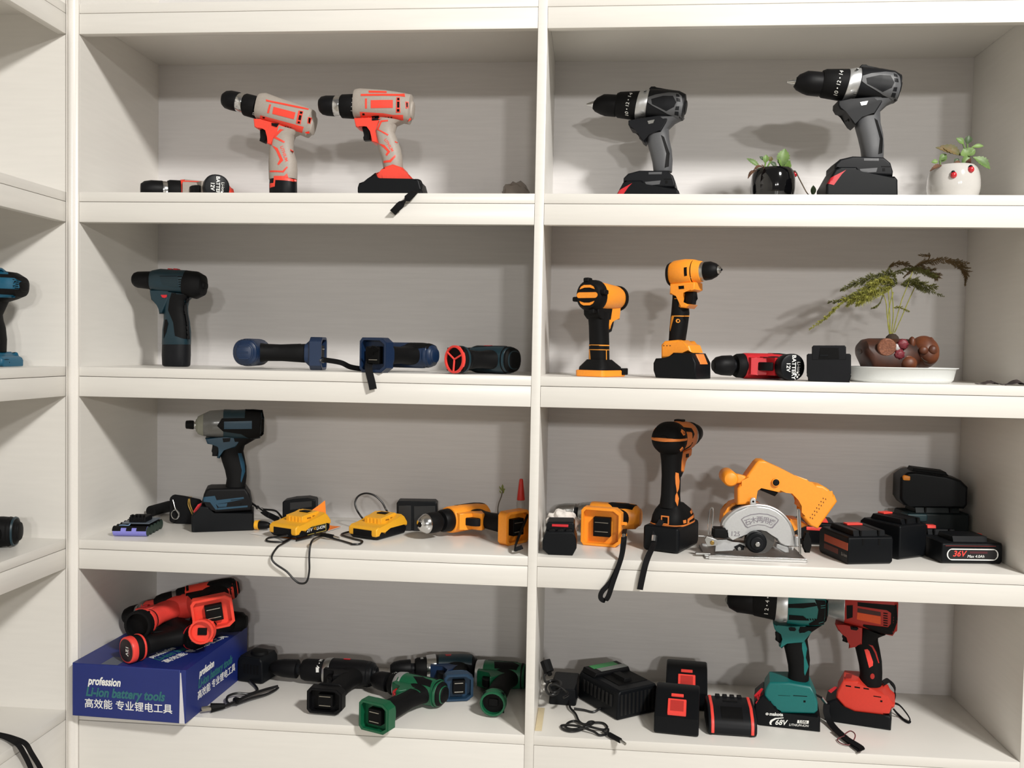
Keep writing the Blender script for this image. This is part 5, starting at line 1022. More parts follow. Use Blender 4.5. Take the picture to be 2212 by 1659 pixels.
# --- batteries at the right
def bat(label, px, py, dr, L, W, H, **k):
    """px, py: where the middle of the near end meets the shelf; dr: horizontal direction from the near end to the far end"""
    n = on_z(px, py, Z4); d = V((dr[0], dr[1], 0)).normalized(); flip = k.pop('flip', False); c = n+d*L*.0005
    t = T('battery', label, 'battery', V((c.x, c.y, Z4+EPS+k.pop('up', 0))), heading(-d if flip else d)); pack(t, L, W, H, **k); return t
t = bat('black battery with an orange side label and a red button, right of the saw', 1880, 1220, (-.24, .97), 112, 90, 52, btn=None, slope=10, low=.85); t.box('release_button', (4, -17, 61.5), (20, 15, 65), REDB, 'slide_rail', 1)
DOR = mat('rust_orange_print', '#a8482c', .6)
t.box('side_label', (-54, 44.6, 26), (34, 45.4, 40), DOR, 'case', .2); t.box('side_label', (-20, 44.6, 12), (34, 45.4, 22), mat('dark_red_print', '#5c2418', .6), 'case', .2)
t.text3('Li-ion', (-42, 45.1, 16), (-1, 0, 0), (0, 0, 1), 9, mat('grey_print', '#8a8682', .6), 'case')
for v in (-16, 16): t.box('end_groove', (-56.6, v-2, 36), (-55, v+2, 48), DARK, 'case', .3)
t = bat('tall black battery with a red square button behind the orange-labelled one', 1972, 1207, (-.52, .85), 98, 74, 66, btn=None, slope=8, low=.9); t.box('release_button', (12, -12, 75.5), (28, 12, 79), REDB, 'slide_rail', 1)
t = bat('dark battery with a flat top rail at the back, left of the stack', 1873, 1153, (-.2, 1), 92, 80, 52, btn=None)
o = t.tube('lead_wire', [(36, -20, 62), (20, -34, 64), (0, -42, 56)], 1.6, CORD) if False else None
t = bat('dark teal-tinged battery at the bottom of the stack in the corner', 2026, 1181, (-.12, .99), 80, 128, 68, btn=None, m=mat('black_teal_plastic', '#0c1517', .5, spec=.28)); low_top = Z4+EPS+.0785
t.box('teal_trim', (-42, 24, 50), (-10, 66, 66), mat('very_dark_teal', '#0d2b30', .5), 'case', 3)
bt = T('battery', 'black battery with an orange corner on top of the stack in the right corner', 'battery', V((t.root.location.x-.003, t.root.location.y, low_top+.0006)), R(-6))
bt.prism('case', BLKS, [-64, 14, -56, 2, -44, 0, 60, 0, 66, 8, 66, 44, 52, 58, 24, 66, -34, 72, -50, 70, -64, 58], 38, 6)
bt.prism('slide_rail', BLKR, [-40, 70, -36, 78, 26, 72, 32, 64], 24, 2)
bt.box('orange_corner', (-60, -38.6, 52), (-44, -34, 64), YEL, 'case', 3)
t = bat('low black battery with red stripes behind the 36V battery', 2036, 1196, (-.12, .97), 50, 78, 36, btn=None); t.prism('release_button', REDB, [20, 36, 22, 47, 34, 47, 36, 36], 9, 1)
for k in range(2): t.box('red_stripe', (-40, -30, 36+0*k), (-40+3, 30, 37.5), REDD, 'case', .2) if k == 0 else t.box('red_stripe', (-48.8, -28, 24), (-47.5, 28, 27), REDD, 'case', .2)
t = bat('black 36V battery with a white rounded outline on its front', 2100, 1219, (-.12, .99), 86, 116, 40, btn=None, rail=False)
t.prism('slide_rail', BLKS, [-34, 39, -30, 50, 20, 50, 26, 39], 34, 2); t.box('release_button', (8, -46, 39), (20, -36, 47), REDB, None, 1.5); t.box('red_pinstripe', (-43.6, -44, 33.5), (-42.5, 52, 34.6), mat('dim_red_line', '#7a2420', .5), 'case', .2)
pilo = lambda hv, hw, n=32: [q for k in range(n) for q in ((hv-hw)*(1 if math.cos(2*math.pi*(k+.5)/n) > 0 else -1)+hw*math.cos(2*math.pi*(k+.5)/n), hw*math.sin(2*math.pi*(k+.5)/n))]
t.tray('outline_band', WTXT, (-43, 0, 18), (0, -1, 0), (0, 0, 1), (-1, 0, 0), pilo(49, 11), 1.6, .8, .6, bev=.1)
t.box('label_field', (-43.6, -46.5, 9.2), (-42.9, 46.5, 26.8), mat('dark_print_field', '#141214', .5), 'outline_band', .1)
t.text3('36V', (-43.5, 26, 19), (0, -1, 0), (0, 0, 1), 15, REDB, 'case', shear=.25, bold=.02); t.text3('Max 4.0Ah', (-43.5, -6, 14.5), (0, -1, 0), (0, 0, 1), 7.5, WTXT, 'case', shear=.2)
t.box('print_bar', (-43.9, -28, 20), (-43.4, 6, 24), mat('dark_red_bar', '#4a1a22', .5), 'outline_band', .05)
t = bat('black battery with a bright red latch, half hidden behind the saw', 1764, 1178, (.12, .99), 90, 70, 46, btn=None, rail=False)
t.prism('release_button', REDB, [-45.5, 30, -45.5, 36, -38, 48, -8, 50, -8, 44], 22, 2)
# ================================================================ fourth row, left bay
Z5 = Z[5]
yb = R(-2.5); bu = V((math.cos(yb), math.sin(yb), 0)); bv_ = V((-math.sin(yb), math.cos(yb), 0)); BH = .104
BO = V((.0015, -.0265, Z5+EPS))
t = T('cardboard_box', 'blue cardboard box lettered Li-ion battery tools under a heap of red drills', 'box', BO, yb)
BLUEC = mat('blue_printed_card', '#1a2a72', .45, var=.02, bump=.05, scale=60); TPR = mat('dull_teal_print', '#2b6a70', .55)
WB, DB = 232, 285
t.prism('carton', BLUEC, [0, 0, WB-11, 0, WB-11, BH*1000, 0, BH*1000], (0, DB), 2.5)
t.prism('side_flap', BLUEC, [WB-11.4, 1, WB-8, 0, WB, 0, WB, BH*1000-1, WB-11.4, BH*1000], (2, DB), 1.5)
t.prism('torn_edge', mat('white_torn_card', '#d8d6da', .7), [WB-12, .5, WB-1.5, .5, WB-9.4, BH*1000-6, WB-10.6, BH*1000-6], (.4, 3), .2)
def lab(O, ax, ay, s, par):
    O = V(O); ax = V(ax); ay = V(ay)
    def ln(txt, x, y, size, m, **k):
        bm = text_mesh(txt, k.get('shear', 0), k.get('bold', 0), k.get('sx', 1)); x0 = min(v.co.x for v in bm.verts); nn = ax.cross(ay)
        for v in bm.verts: v.co = (O+ax*((v.co.x-x0)*size*s+x*s)+ay*(v.co.y*size*s+y*s))*.001
        r = bmesh.ops.extrude_face_region(bm, geom=bm.faces[:])
        for v in [g for g in r['geom'] if isinstance(g, bmesh.types.BMVert)]: v.co += nn*.00025
        mesh_obj('lettering', bm, m, t.P(par))
    ln('profession', 5, 33, 22, WTXT, shear=.22, bold=.03, sx=.72); ln('Li-ion battery tools', 1, 11.5, 25, TPR, shear=.22, bold=.035, sx=.83); ln('高效能 专业锂电工具', -1, -12, 19.5, WTXT, bold=.008)
lab((28, -.2, 38), (1, 0, 0), (0, 0, 1), 1, 'carton')
lab((WB+.2, 52, 46), (0, 1, 0), (0, 0, 1), .95, 'side_flap')
lab((160, 40, BH*1000+.2), (.25, .97, 0), (-.97, .25, 0), 1, 'carton')
t.prism('box_stripe', mat('faded_grey_blue_print', '#5d6472', .5), [58, BH*1000-.5, 92, BH*1000-.5, 92, BH*1000+.3, 58, BH*1000+.3], (4, 46), .1, par='carton')
ZB = BO.z+BH+.0008
cd_ = (230, 1235, 6.703)
def wy(x, y, dep, c=cd_): return on_y(c[0]+x/c[2], c[1]+y/c[2], dep)
def wz(x, y, z, c=cd_): return on_z(c[0]+x/c[2], c[1]+y/c[2], z)
def pose(tip, rear, foot):
    xd = (rear-tip).normalized(); mid = tip.lerp(rear, .66); return mid, axes(xd, mid-foot), (rear-tip).length, (mid-foot).length
# bottom drill: battery end out
tip, rear, foot = V((.02, .26, ZB+.027)), V((.1700, .195, ZB+.027)), wz(455, 1185, ZB+.026)
mid = V((.125, .175, ZB+.027)); xd = V((.80, -.52, 0))
t = T('drill', 'black drill lying on the blue box, red-ringed 12V battery end facing out', 'drill', wz(1130, 890, ZB+.027), rot=axes((.83, -.50, 0), wz(1130, 890, ZB+.027)-foot))
gl_ = (wz(1130, 890, ZB+.027)-foot).length*1000
pistol(t, BLKR, BLKR, foot=None, grip=BLKR, rear=BLKR, gl=gl_-34, hr=25, chuck=BLK, ring=None, panel=False, L=.45)
g = gl_-34
t.loft('handle_end', BLKR, [(-15, -g+6, 26, -g+6, 20), (-19, -g-2, 29, -g-2, 24.5), (-20, -g-20, 30, -g-20, 25.5)], n=2.2, cap=(1, .3)); t.loft('handle_band', REDB, [(-20.3, -g-3, 30.3, -g-3, 25.4), (-20.6, -g-7, 30.6, -g-7, 25.8)], n=2.2, cap=(.3, .3))
t.loft('red_ring', REDB, [(-20, -g-20, 30, -g-20, 25.6), (-20, -g-32, 30, -g-32, 25.2)], n=2.2, cap=(.3, 2)); t.loft('battery_cap', mat('maroon_black_cap', '#231214', .5), [(-17, -g-31, 27, -g-31, 22), (-16.6, -g-32.8, 26.6, -g-32.8, 21.6)], n=2.2, cap=(0, .5))
t.loft('seam_line', REDD, [(30, 25.4, 30, -25.4, 25.4), (31.6, 25.4, 31.6, -25.4, 25.4)], n=2.4, cap=(0, 0), par='housing')
t.rest(ZB); f3 = t.I.to_3x3(); ax_, ay_ = f3@V((0, 0, -1)), f3@V((1, 0, 0)); ay_ = (ay_-V((0, 0, 1))*ay_.z)
t.text3('12V', V((5, 0, -g-32.8))+ay_*4, ax_, ay_, 12, WTXT, 'battery_cap', bold=.02); t.text3('Li-ion', V((5, 0, -g-32.8))+ay_*13, ax_, ay_, 6, mat('dull_pink_print', '#8a5058', .6), 'battery_cap'); t.text3('power tools', V((5, 0, -g-32.8))-ay_*9, ax_, ay_, 6, mat('grey_print_dull', '#6a6668', .6), 'battery_cap') if False else None
# red drill with open black socket
foot = wy(400, 775, .020); o_ = wy(905, 540, .150); foot.x = o_.x-.004+.0; xd_ = V((.97, -.03, .22))
foot = wy(405, 775, .022)
t = T('drill', 'red drill on the heap with silver chuck ring and empty black handle socket facing out', 'drill', o_, rot=axes(xd_, o_-foot))
tip = rear = o_
mg = (tip.lerp(rear, .74)-foot).length*1000
pistol(t, REDB, REDB, foot=None, grip=REDB, gl=mg-32, hr=24, chuck=BLKR, ring=CHR, clutch=BLK, panel=False, L=.74)
g = mg-32
t.loft('gear_collar', STEEL, [(-52, 25, -52, -25), (-42, 25.5, -42, -25.5)], n=2, cap=(.5, .5)); t.pan('top_overlay', BLKR, [[-40, 23, 46, 20, 50, 0, 30, -4, -10, 2, -40, -2]], ['housing'], .8, -1); t.pan('top_overlay', BLKR, [[-40, 23, 46, 20, 50, 0, 30, -4, -10, 2, -40, -2]], ['housing'], .8, 1, key='to2')
t.loft('rear_bulb', REDB, [(34, 24, 34, -24, 24.5), (50, 23, 50, -23, 23), (60, 12, 60, -12, 12)], n=2.1, cap=(0, 4))
t.loft('handle_band', BLK, [(-15.4, -g+8, 26.4, -g+8, 20), (-16.4, -g+4, 27.4, -g+4, 21.2)], n=2.2, cap=(.3, .3)); t.loft('handle_end', REDB, [(-16, -g+4, 27, -g+4, 21), (-19.6, -g-6, 29.6, -g-6, 24.6), (-20, -g-14, 30, -g-14, 25)], n=2.2, cap=(1, .3))
pol = [q for k in range(24) for q in (26*math.cos(2*math.pi*k/24), 26*math.sin(2*math.pi*k/24))]
t.tray('socket_rim', BLKR, (5, 0, -g-14), (1, 0, 0), (0, -1, 0), (0, 0, -1), pol, 4, 16, 15.5); t.prism('socket_floor', DARK, [-16, -g-15.5, 26, -g-15.5, 26, -g-16.5, -16, -g-16.5], 20, .2, par='socket_rim')
t.prism('direction_switch', REDD, [-36, -24, -24, -24, -24, -32, -36, -32], 20, 1); t.root.scale = (1.08, 1.08, 1.08)
# top red drill with open slide foot
foot = wy(1545, 585, .075); gdir = V((.42, -.90, -.06)).normalized(); mgl = .125; o_ = foot-gdir*mgl
t = T('drill', 'red and black drill on top of the heap, open red battery foot facing out', 'drill', o_, rot=axes((.90, .42, .14), -gdir))
mg = mgl*1000
pistol(t, RED, BLKR, foot='slide', footm=RED, grip=BLKR, rear=BLKR, gl=mg-18, hr=24, panel=False, chuck=BLKR, ring=STEEL, L=.9, fl=(-44, 36))
t.pan('side_overlay', BLKR, [[0, 4, 40, 12, 50, 10, 50, -22, 10, -22, -6, -12], [-22, 16, -8, 17, -8, 12, -22, 11]], ['housing'], .7, -1); t.pan('number_ring', DARK, [[-48, 18, -43, 18, -43, -16, -48, -16]], ['housing'], .4, -1)
# small drill with the open cup
cup, bod = wy(1760, 865, .055), wy(1660, 640, .185); bod.z = ZB+.027; gd = (cup-bod)
t = T('drill', 'black drill with an open orange-red round handle end, right edge of the blue box', 'drill', bod, rot=axes(V((.97, .10, 0)), -gd))
mg = gd.length*1000
pistol(t, BLKR, RED, foot='cup', footm=RED, grip=BLKR, gl=max(60, mg-22), hr=22, panel=False, chuck=BLK, ring=None, L=.5)
# --- plug-in adapter with cord
d7 = (420, 1360, 3.072)
D7 = lambda x, y, h=0: on_z(420+x/3.072, 1360+y/3.072, Z5+h)
n = on_z(130+1860/4.609, 1220+1185/4.609, Z5); t = T('power_adapter', 'black plug-in power adapter with its folded cord lying in front, right of the blue box', 'adapter', V((n.x+.008, n.y+.028, Z5+EPS)), R(-12))
t.prism('case', BLKS, [-30, 3, -26, 0, 28, 0, 33, 3, 31, 46, 24, 56, -24, 56, -30, 44], (-24, 40), 4)
t.loft('round_cap', BLKR, [(-14, 55, 26, 55, 17, 6), (-13, 62, 25, 62, 16, 6)], n=2, cap=(0, 2))
for k in range(5): t.box('vent_slot', (-14+8*k, -24.6, 20), (-10+8*k, -23, 40), DARK, 'case', .2)
pp = lambda x, y, h: on_z(130+x/4.609, 1220+y/4.609, Z5+h)
t.wtube('cord', [t.M@V((.002, -.024, .006)), pp(1950, 1215, .004), pp(1960, 1255, .003), pp(1880, 1285, .006), pp(1760, 1280, .010), pp(1670, 1310, .010), pp(1665, 1370, .006), pp(1740, 1385, .006), pp(1900, 1330, .008), pp(2050, 1290, .006), pp(2130, 1255, .004), pp(2170, 1225, .004)], .0026, CORD)
t.wtube('cord', [pp(2165, 1210, .0105), pp(2050, 1240, .011), pp(1900, 1290, .0125), pp(1780, 1345, .011), pp(1680, 1395, .009), pp(1590, 1420, .009)], .0030, CORD)
t.wtube('cord_tie', [pp(1790, 1365, .011), pp(1770, 1350, .013), pp(1745, 1345, .009)], .006, BLKR)
qa, qb = pp(1640, 1405, .0095), pp(1500, 1425, .0095); t.wtube('plug_body', [qa, qa.lerp(qb, .5), qb], lambda s: .005+.0045*s, BLKR)
dq = (qb-qa).normalized(); sdv = V((-dq.y, dq.x, 0)); 
for sg in (-1, 1): t.wtube('plug_prong', [qb+sdv*.005*sg, qb+dq*.017+sdv*.005*sg], 0, CON, flat=(3, .7), up=(0, 0, 1))
# --- drills lying on the bottom left shelf
def lay(name, label, tip, rpt, fpt, h, gfrac=.7, **k):
    xd = rpt-tip; xd.z = 0; o_ = tip.lerp(rpt, gfrac); gd = fpt-o_; gd.z = 0
    t = T(name, label, 'drill', V((o_.x, o_.y, Z5+h)), rot=axes(xd, -gd)); gx = gd-xd.normalized()*gd.dot(xd.normalized())
    k.setdefault('gl', gx.length*1000-20); k.setdefault('L', max(.6, (xd.length*gfrac*1000)/128)); pistol(t, **k); return t
t = lay('drill', 'all black drill with silver collar lying on its side beside the power adapter', D7(514, 265, .024), D7(1085, 288, .03), D7(888, 452, .034), .03, body=BLK, accent=BLK, ring=None, foot='slide', footm=BLK, rear=BLKS, chuck=BLK, clutch=BLKR, panel=False, fl=(-38, 34), fw=25, gfrac=.92, hr=27)
t.loft('gear_collar', STEEL, [(-57, 26.5, -57, -26.5), (-42, 28.3, -42, -28.3)], n=2.2, cap=(1, 1))
t.text('17 • 19 • 21 • 23', -66, 6, 9.5, 90, WTXT, ['clutch_collar'], side=-1); t.pan('direction_switch', REDD, [[-18, 4, -4, 4, -4, 11, -18, 11]], ['housing'], 1.2, -1); t.box('top_boss', (-40, -8, 26), (-22, 8, 33), BLK, 'housing', 2); t.rest(Z5)
dG = (780, 1390, 6.144)
DGp = lambda x, y, h=0: on_z(780+x/6.144, 1390+y/6.144, Z5+h)
t = lay('drill', 'black and dark blue drill, open blue battery foot facing out, behind the green drill', DGp(340, 345, .03), DGp(1480, 240, .04), DGp(1365, 640, .034), .032, gfrac=.76, body=BLKS, accent=BLUED, ring=None, foot='slide', footm=mat('slate_blue_plastic', '#143752', .45), chuck=BLK, clutch=BLKR, panel=False, fl=(-31, 29), fw=28, hr=27, L=1.05, gl=96)
t.loft('gear_collar', CHR, [(-57, 26.5, -57, -26.5), (-36, 28.6, -36, -28.6)], n=2.4, cap=(1, 1)); t.pan('side_panel', TEALD, [[-30, 2, 20, 4, 44, -4, 40, -24, -32, -24]], ['housing'], .7, -1); t.pan('direction_switch', REDD, [[-16, 2, -2, 2, -4, -5, -14, -5]], ['housing', 'side_panel'], 1, -1, par='housing')
t.text('10 - 1', -66, 4, 9, 90, WTXT, ['clutch_collar'], side=-1); t.rest(Z5)
t = lay('drill', 'green and black drill with open green battery foot and red trigger', DGp(160, 505, .024), DGp(1085, 672, .03), DGp(345, 965, .034), .03, gfrac=.70, body=GRN, accent=GRN, ring=None, foot='slide', footm=GRN, rear=BLKR, chuck=BLK, clutch=BLKR, panel=False, trig=REDD, fl=(-36, 32), fw=29, hr=26)
t.loft('gear_collar', ALU, [(-57, 25.5, -57, -25.5), (-40, 27.6, -40, -27.6)], n=2.1, cap=(1, 1)); t.pan('side_overlay', BLKR, [[-38, 12, -10, 16, 24, 14, 36, 8, 36, 4, 20, 8, -34, 6], [-16, -6, 2, 2, 14, -4, 30, -6, 34, -20, 4, -20, -8, -12]], ['housing'], .7, -1)
t.pan('grip_line', GRN, [[-12, -42, 24, -40, 24, -42.5, -12, -44.5], [-2, -44, 2, -44, 0, -90, -3, -90]], ['grip'], .5, -1); t.loft('rear_line', GRN, [(37, 26.6, 37, -26.6, 26.6), (40, 26.6, 40, -26.6, 26.6)], n=2.4, cap=(0, 0), par='rear_cap')
for k in range(4): t.box('contact_fin', (14, -16+9*k, -t.root.get('zz', 0)), (15, -14+9*k, 1), BLK, None) if False else None
t.text('1 3 5', -66, 4, 9, 90, WTXT, ['clutch_collar'], side=-1); t.rest(Z5)
t = lay('drill', 'dark green drill with a round open green handle socket, lying against the divider', DGp(1250, 360, .03), DGp(2370, 440, .03), DGp(1830, 790, .028), .03, gfrac=.575, body=GRN, accent=GRN, ring=None, foot='cup', footm=GRN, cfl=DARK, rear=BLKR, chuck=BLK, clutch=BLKR, panel=False, hr=26, L=.42)
t.loft('gear_collar', ALU, [(-57, 26, -57, -26), (-40, 27.6, -40, -27.6)], n=2.1, cap=(1, 1)); t.pan('side_overlay', BLKR, [[-38, 22, 20, 18, 30, 8, -34, 10], [-20, 0, 20, 2, 34, -8, 30, -20, -16, -20]], ['housing'], .7, -1); t.root.scale = (1.03, 1.03, 1.03); t.rest(Z5)

# ================================================================ fourth row, right bay
d8 = (1140, 1380, 4.254)
D8 = lambda x, y, h=0: on_z(1140+x/4.254, 1380+y/4.254, Z5+h)
F8 = lambda x, y, d: on_y(1140+x/4.254, 1380+y/4.254, d)
n = D8(322, 612); t = T('power_adapter', 'black brick power adapter with tangled cord and plug beside the divider', 'adapter', V((n.x, n.y, Z5+EPS)), R(-4))
t.prism('case', BLKS, [-29, 2, -26, 0, 24, 0, 27, 2, 25, 32, 22, 34, -24, 34, -27, 32], (0, 100), 2)
cx = lambda x, y, h: D8(x, y, h)
t.wtube('cord', [cx(210, 300, .036), cx(170, 320, .038), cx(150, 350, .04), cx(165, 395, .04), cx(210, 390, .041), cx(290, 390, .040), cx(310, 430, .040), cx(270, 500, .0395), cx(200, 510, .0395), cx(165, 460, .0395), cx(190, 400, .041), cx(250, 380, .0455), cx(300, 410, .045), cx(290, 470, .0445), cx(230, 490, .044), cx(200, 440, .044), cx(260, 420, .049), cx(370, 500, .038), cx(330, 540, .037)], .0026, CORD)
pa_, pb_ = F8(160, 200, .135), F8(195, 305, .125); t.wtube('plug', [pa_, pa_.lerp(pb_, .5), pb_], .0105, BLKR, N=10); t.wtube('plug_neck', [pb_, F8(205, 330, .12)], .005, BLKR)
t.wtube('output_cable', [t.M@V((.014, -.001, .010)), cx(390, 632, .006), cx(440, 690, .004), cx(470, 755, .0036), cx(520, 785, .0036), cx(600, 770, .0036), cx(690, 775, .003), cx(730, 810, .003), cx(700, 835, .003), cx(600, 815, .0075), cx(520, 790, .0075), cx(440, 755, .004), cx(375, 770, .0032), cx(350, 810, .0032), cx(400, 830, .0032), cx(520, 815, .0085), cx(610, 770, .011), cx(560, 765, .011), cx(500, 830, .004), cx(400, 850, .0032), cx(325, 830, .0032), cx(315, 795, .003), cx(450, 800, .010), cx(600, 850, .006), cx(660, 885, .003), cx(730, 870, .003), cx(740, 830, .0045)], .0023, CORD)
pa_, pb_, pc_ = cx(750, 880, .006), cx(850, 935, .006), cx(895, 965, .006)
t.wtube('barrel_plug', [pa_, pb_], .0048, BLKR, N=12); t.wtube('plug_tip', [pb_, pc_], .0028, STEEL, N=12); t.wtube('output_cable', [cx(690, 850, .004), cx(720, 865, .005), pa_], .0023, CORD)
# --- charger
N_, L_, R_ = D8(820, 757), D8(472, 540), D8(1200, 668)
du, dv = (R_-N_), (L_-N_); wU = du.length*1000; du.normalize(); dv = V((-du.y, du.x, 0)); wV = (L_-N_).dot(dv)*1000
t = T('charger', 'large black battery charger with a green and silver label, next to the red-latched batteries', 'charger', V((N_.x, N_.y, Z5+EPS)), heading(du))
wV = max(110, min(wV, 175))
t.prism('case', BLKS, [0, 3, 3, 0, wU-3, 0, wU, 3, wU-2, 50, wU-8, 58, 8, 58, 2, 50], (0, wV), 4)
t.prism('back_hump', BLK, [6, 57, 10, 66, wU-10, 66, wU-6, 57], (wV*.62, wV-4), 3); t.prism('docking_recess', DARK, [wU*.22, 57.5, wU*.22, 59, wU*.9, 59, wU*.9, 57.5], (wV*.18, wV*.6), .3); t.prism('docking_ridge', BLKR, [wU*.4, 58, wU*.42, 66, wU*.58, 66, wU*.6, 58], (wV*.25, wV*.55), 1.5)
t.box('green_label', (wU*.2, wV*.80, 65.8), (wU*.8, wV*.94, 66.5), mat('green_label', '#2f8a4a', .4), 'back_hump', .1); t.box('silver_label', (wU*.25, wV*.66, 65.8), (wU*.92, wV*.79, 66.5), mat('silver_label', '#8a8e8a', .35, metal=.4), 'back_hump', .1)
for k in range(9): t.box('front_slot', (8+k*(wU-16)/9, -.8, 8), (8+(k+.5)*(wU-16)/9, .8, 50), mat('black_slot', '#050506', .6), 'case', .2)
for k in range(8): t.box('side_slot', (-1, 18+k*(wV-30)/8, 22), (1.4, 18+(k+.45)*(wV-30)/8, 46), MAT['black_slot'], 'case', .2)
t.wtube('cable', [cx(425, 640, .0046), cx(520, 655, .003), cx(600, 672, .0028), t.M@V((-.001, .055, .006))], .0023, CORD)
# --- batteries with red latches
def bat5(label, px, py, dr, L, W, H, **k):
    n = D8(px, py); d = V((dr[0], dr[1], 0)).normalized(); c = n+d*L*.0005
    t = T('battery', label, 'battery', V((c.x, c.y, Z5+EPS)), heading(-d)); k['btn'] = None; k['rail'] = False; pack(t, L, W, H, **k)
    s = k['slope']; zt = H; lo = H*k['low']
    # latch plate on the sloping front
    at_ = lambda f, e: (L/2-s*(1-f), lo+(zt-lo)*(1-f)+e)      # f: 0 top of the slope, 1 its lower edge
    q = lambda f0, f1, e0, e1: [*at_(f0, e0), *at_(f0, e1), *at_(f1, e1), *at_(f1, e0)]
    t.prism('release_latch', REDB, q(.40, .92, -2, 4.5), W*.21, 1.2)
    t.prism('latch_recess', mat('dark_red_recess', '#b8302a', .5), q(.46, .84, 3, 4.9), W*.15, .2, par='release_latch')
    t.prism('red_bar', REDB, q(.16, .24, -1, 2), W*.14, .5)
    return t
bat5('black battery with a bright red latch, front one of the pair beside the charger', 1362, 893, (.12, .99), 100, 84, 66, slope=58, low=.52)
bat5('black battery with a bright red latch, rear one of the pair beside the charger', 1454, 655, (.10, .99), 100, 84, 70, slope=58, low=.52)
n = D8(1880, 897); t = T('battery_adapter', 'low black battery adapter with two red side stripes and a dark square recess', 'adapter', V((n.x, n.y, Z5+EPS)), R(-92))
t.prism('case', CHAR, [-86, 6, -80, 0, -2, 0, 4, 6, 3, 20, -6, 32, -30, 44, -78, 47, -86, 40], 46, 5)
for a in (-1, 1): t.prism('red_stripe', REDB, [-84, 30, 0, 4, 5.2, 6, 4.2, 20.6, -5.4, 33, -30, 45.2, -78, 48.2, -84, 42], (a*37-3, a*37+3), 1)
t.prism('recess', DARK, [-30, 42, -30, 45.0, -6.2, 33.2, -3, 28, -8, 24], 20, .3)
for k in range(4): t.box('back_rib', (-84, -26+14*k, 44), (-74, -17+14*k, 50), BLK, 'case', 1.2)
t.box('top_slot', (-58, -14, 45.4), (-54, 14, 46.6), DARK, 'case', .2)
# --- teal drill
e1 = (1500, 1270, 4.254)
b = on_z(1500+860/4.254, 1270+1292/4.254, Z5); t = T('drill', 'teal and black drill standing on a black 68V battery on the bottom right shelf', 'drill', V((b.x, b.y+.038, Z5+EPS)), R(-10), e1)
t.loft('chuck_jaws', STEEL, [(280, 100, 280, 118), (300, 72, 298, 150), (318, 66, 318, 160)], n=2, cap=(.5, .5), N=16)
t.loft('chuck', BLK, [(304, 60, 300, 152), (325, 30, 320, 182), (400, -8, 392, 222), (548, -15, 540, 242)], n=2, cap=(1, 1))
t.loft('clutch_collar', BLKR, [(540, -28, 534, 244), (562, -34, 552, 252), (770, -26, 738, 292)], n=2, cap=(1.5, 1))
t.loft('gear_collar', ALU, [(766, -28, 736, 296), (800, -30, 780, 312), (862, -30, 850, 312)], n=2.1, cap=(1, 1)); t.loft('screw_boss', ALU, [(815, 300, 850, 300, 5, -22), (816, 302, 849, 302, 4, -29)], n=2, cap=(.5, 1), N=14)
t.loft('housing', TEAL, [(858, -34, 846, 318, 29), (1000, -28, 985, 338, 30), (1120, -6, 1105, 344, 30), (1200, 40, 1185, 330, 27), (1230, 120, 1222, 268, 19)], n=2.7, cap=(1, 3))
t.prism('trigger_guard', TEAL, [720, 288, 760, 316, 868, 316, 1012, 306, 1072, 370, 990, 468, 840, 458, 802, 518, 774, 496, 818, 432, 802, 376, 750, 366, 734, 340], 20, 2.5)
t.prism('trigger', BLK, [752, 370, 806, 374, 824, 425, 816, 468, 786, 502, 742, 470, 756, 420], 9, 3)
t.loft('grip', BLKR, [(900, 330, 1180, 330, 22), (830, 440, 1075, 400, 19), (815, 505, 1040, 470, 18), (838, 600, 1052, 560, 18), (858, 700, 1062, 660, 18), (864, 770, 1056, 740, 18.5), (850, 850, 1052, 840, 20)], n=2.5, cap=(0, 0))
t.pan('rubber_overlay', BLKR, [[858, 148, 1108, 134, 1130, 164, 1000, 186, 858, 182], [852, 244, 1000, 258, 1052, 300, 850, 286], [1108, 106, 1228, 116, 1224, 282, 1190, 335, 1060, 345, 1050, 330, 1128, 282, 1140, 200]], ['housing'], .9)
t.pan('vent', DARK, [[1036+22*i, 280, 1048+22*i, 282, 1054+22*i, 300, 1042+22*i, 298] for i in range(4)], ['housing', 'rubber_overlay'], .3)
t.pan('rear_slot', TEAL, [[1160, 162, 1204, 156, 1206, 162, 1162, 168], [1160, 182, 1204, 176, 1206, 182, 1162, 188], [1142, 322, 1186, 308, 1188, 314, 1144, 328]], ['rubber_overlay', 'housing'], .4, par='housing')
t.pan('direction_switch', BLK, [[866, 364, 885, 358, 925, 364, 935, 382, 922, 396, 880, 394, 868, 382]], ['trigger_guard'], 1.3)
t.pan('grip_panel', TEAL, [[988, 488, 1014, 486, 1036, 560, 1030, 590, 1024, 640, 1050, 722, 1016, 806, 1008, 780, 1006, 640, 990, 560]], ['grip'], .7)
t.prism('battery_foot', TEAL, [636, 905, 648, 850, 690, 788, 862, 788, 1056, 822, 1090, 900, 1120, 966, 1120, 1040, 1092, 1070, 780, 1066, 745, 990, 682, 968], 35, 5, seg=3)
t.pan('foot_slot', DARK, [[908, 986, 1036, 994, 1036, 1000, 908, 992], [1002, 1034, 1022, 1034, 1022, 1052, 1002, 1052], [770, 985, 880, 992, 880, 994, 770, 988]], ['battery_foot'], .3)
t.prism('battery', BLKS, [548, 1020, 556, 950, 636, 884, 690, 968, 745, 998, 780, 1066, 1124, 1070, 1140, 1090, 1140, BASE, 600, BASE, 572, 1200], 39, 4)
t.pan('release_latch', REDD, [[550, 985, 614, 920, 634, 956, 566, 1034]], ['battery'], .9)
t.text('ⓣmakota', 738, 1160, 42, -4, WTXT, ['battery'], bold=.03) if False else t.text('makota', 752, 1162, 42, -3, WTXT, ['battery'], bold=.03)
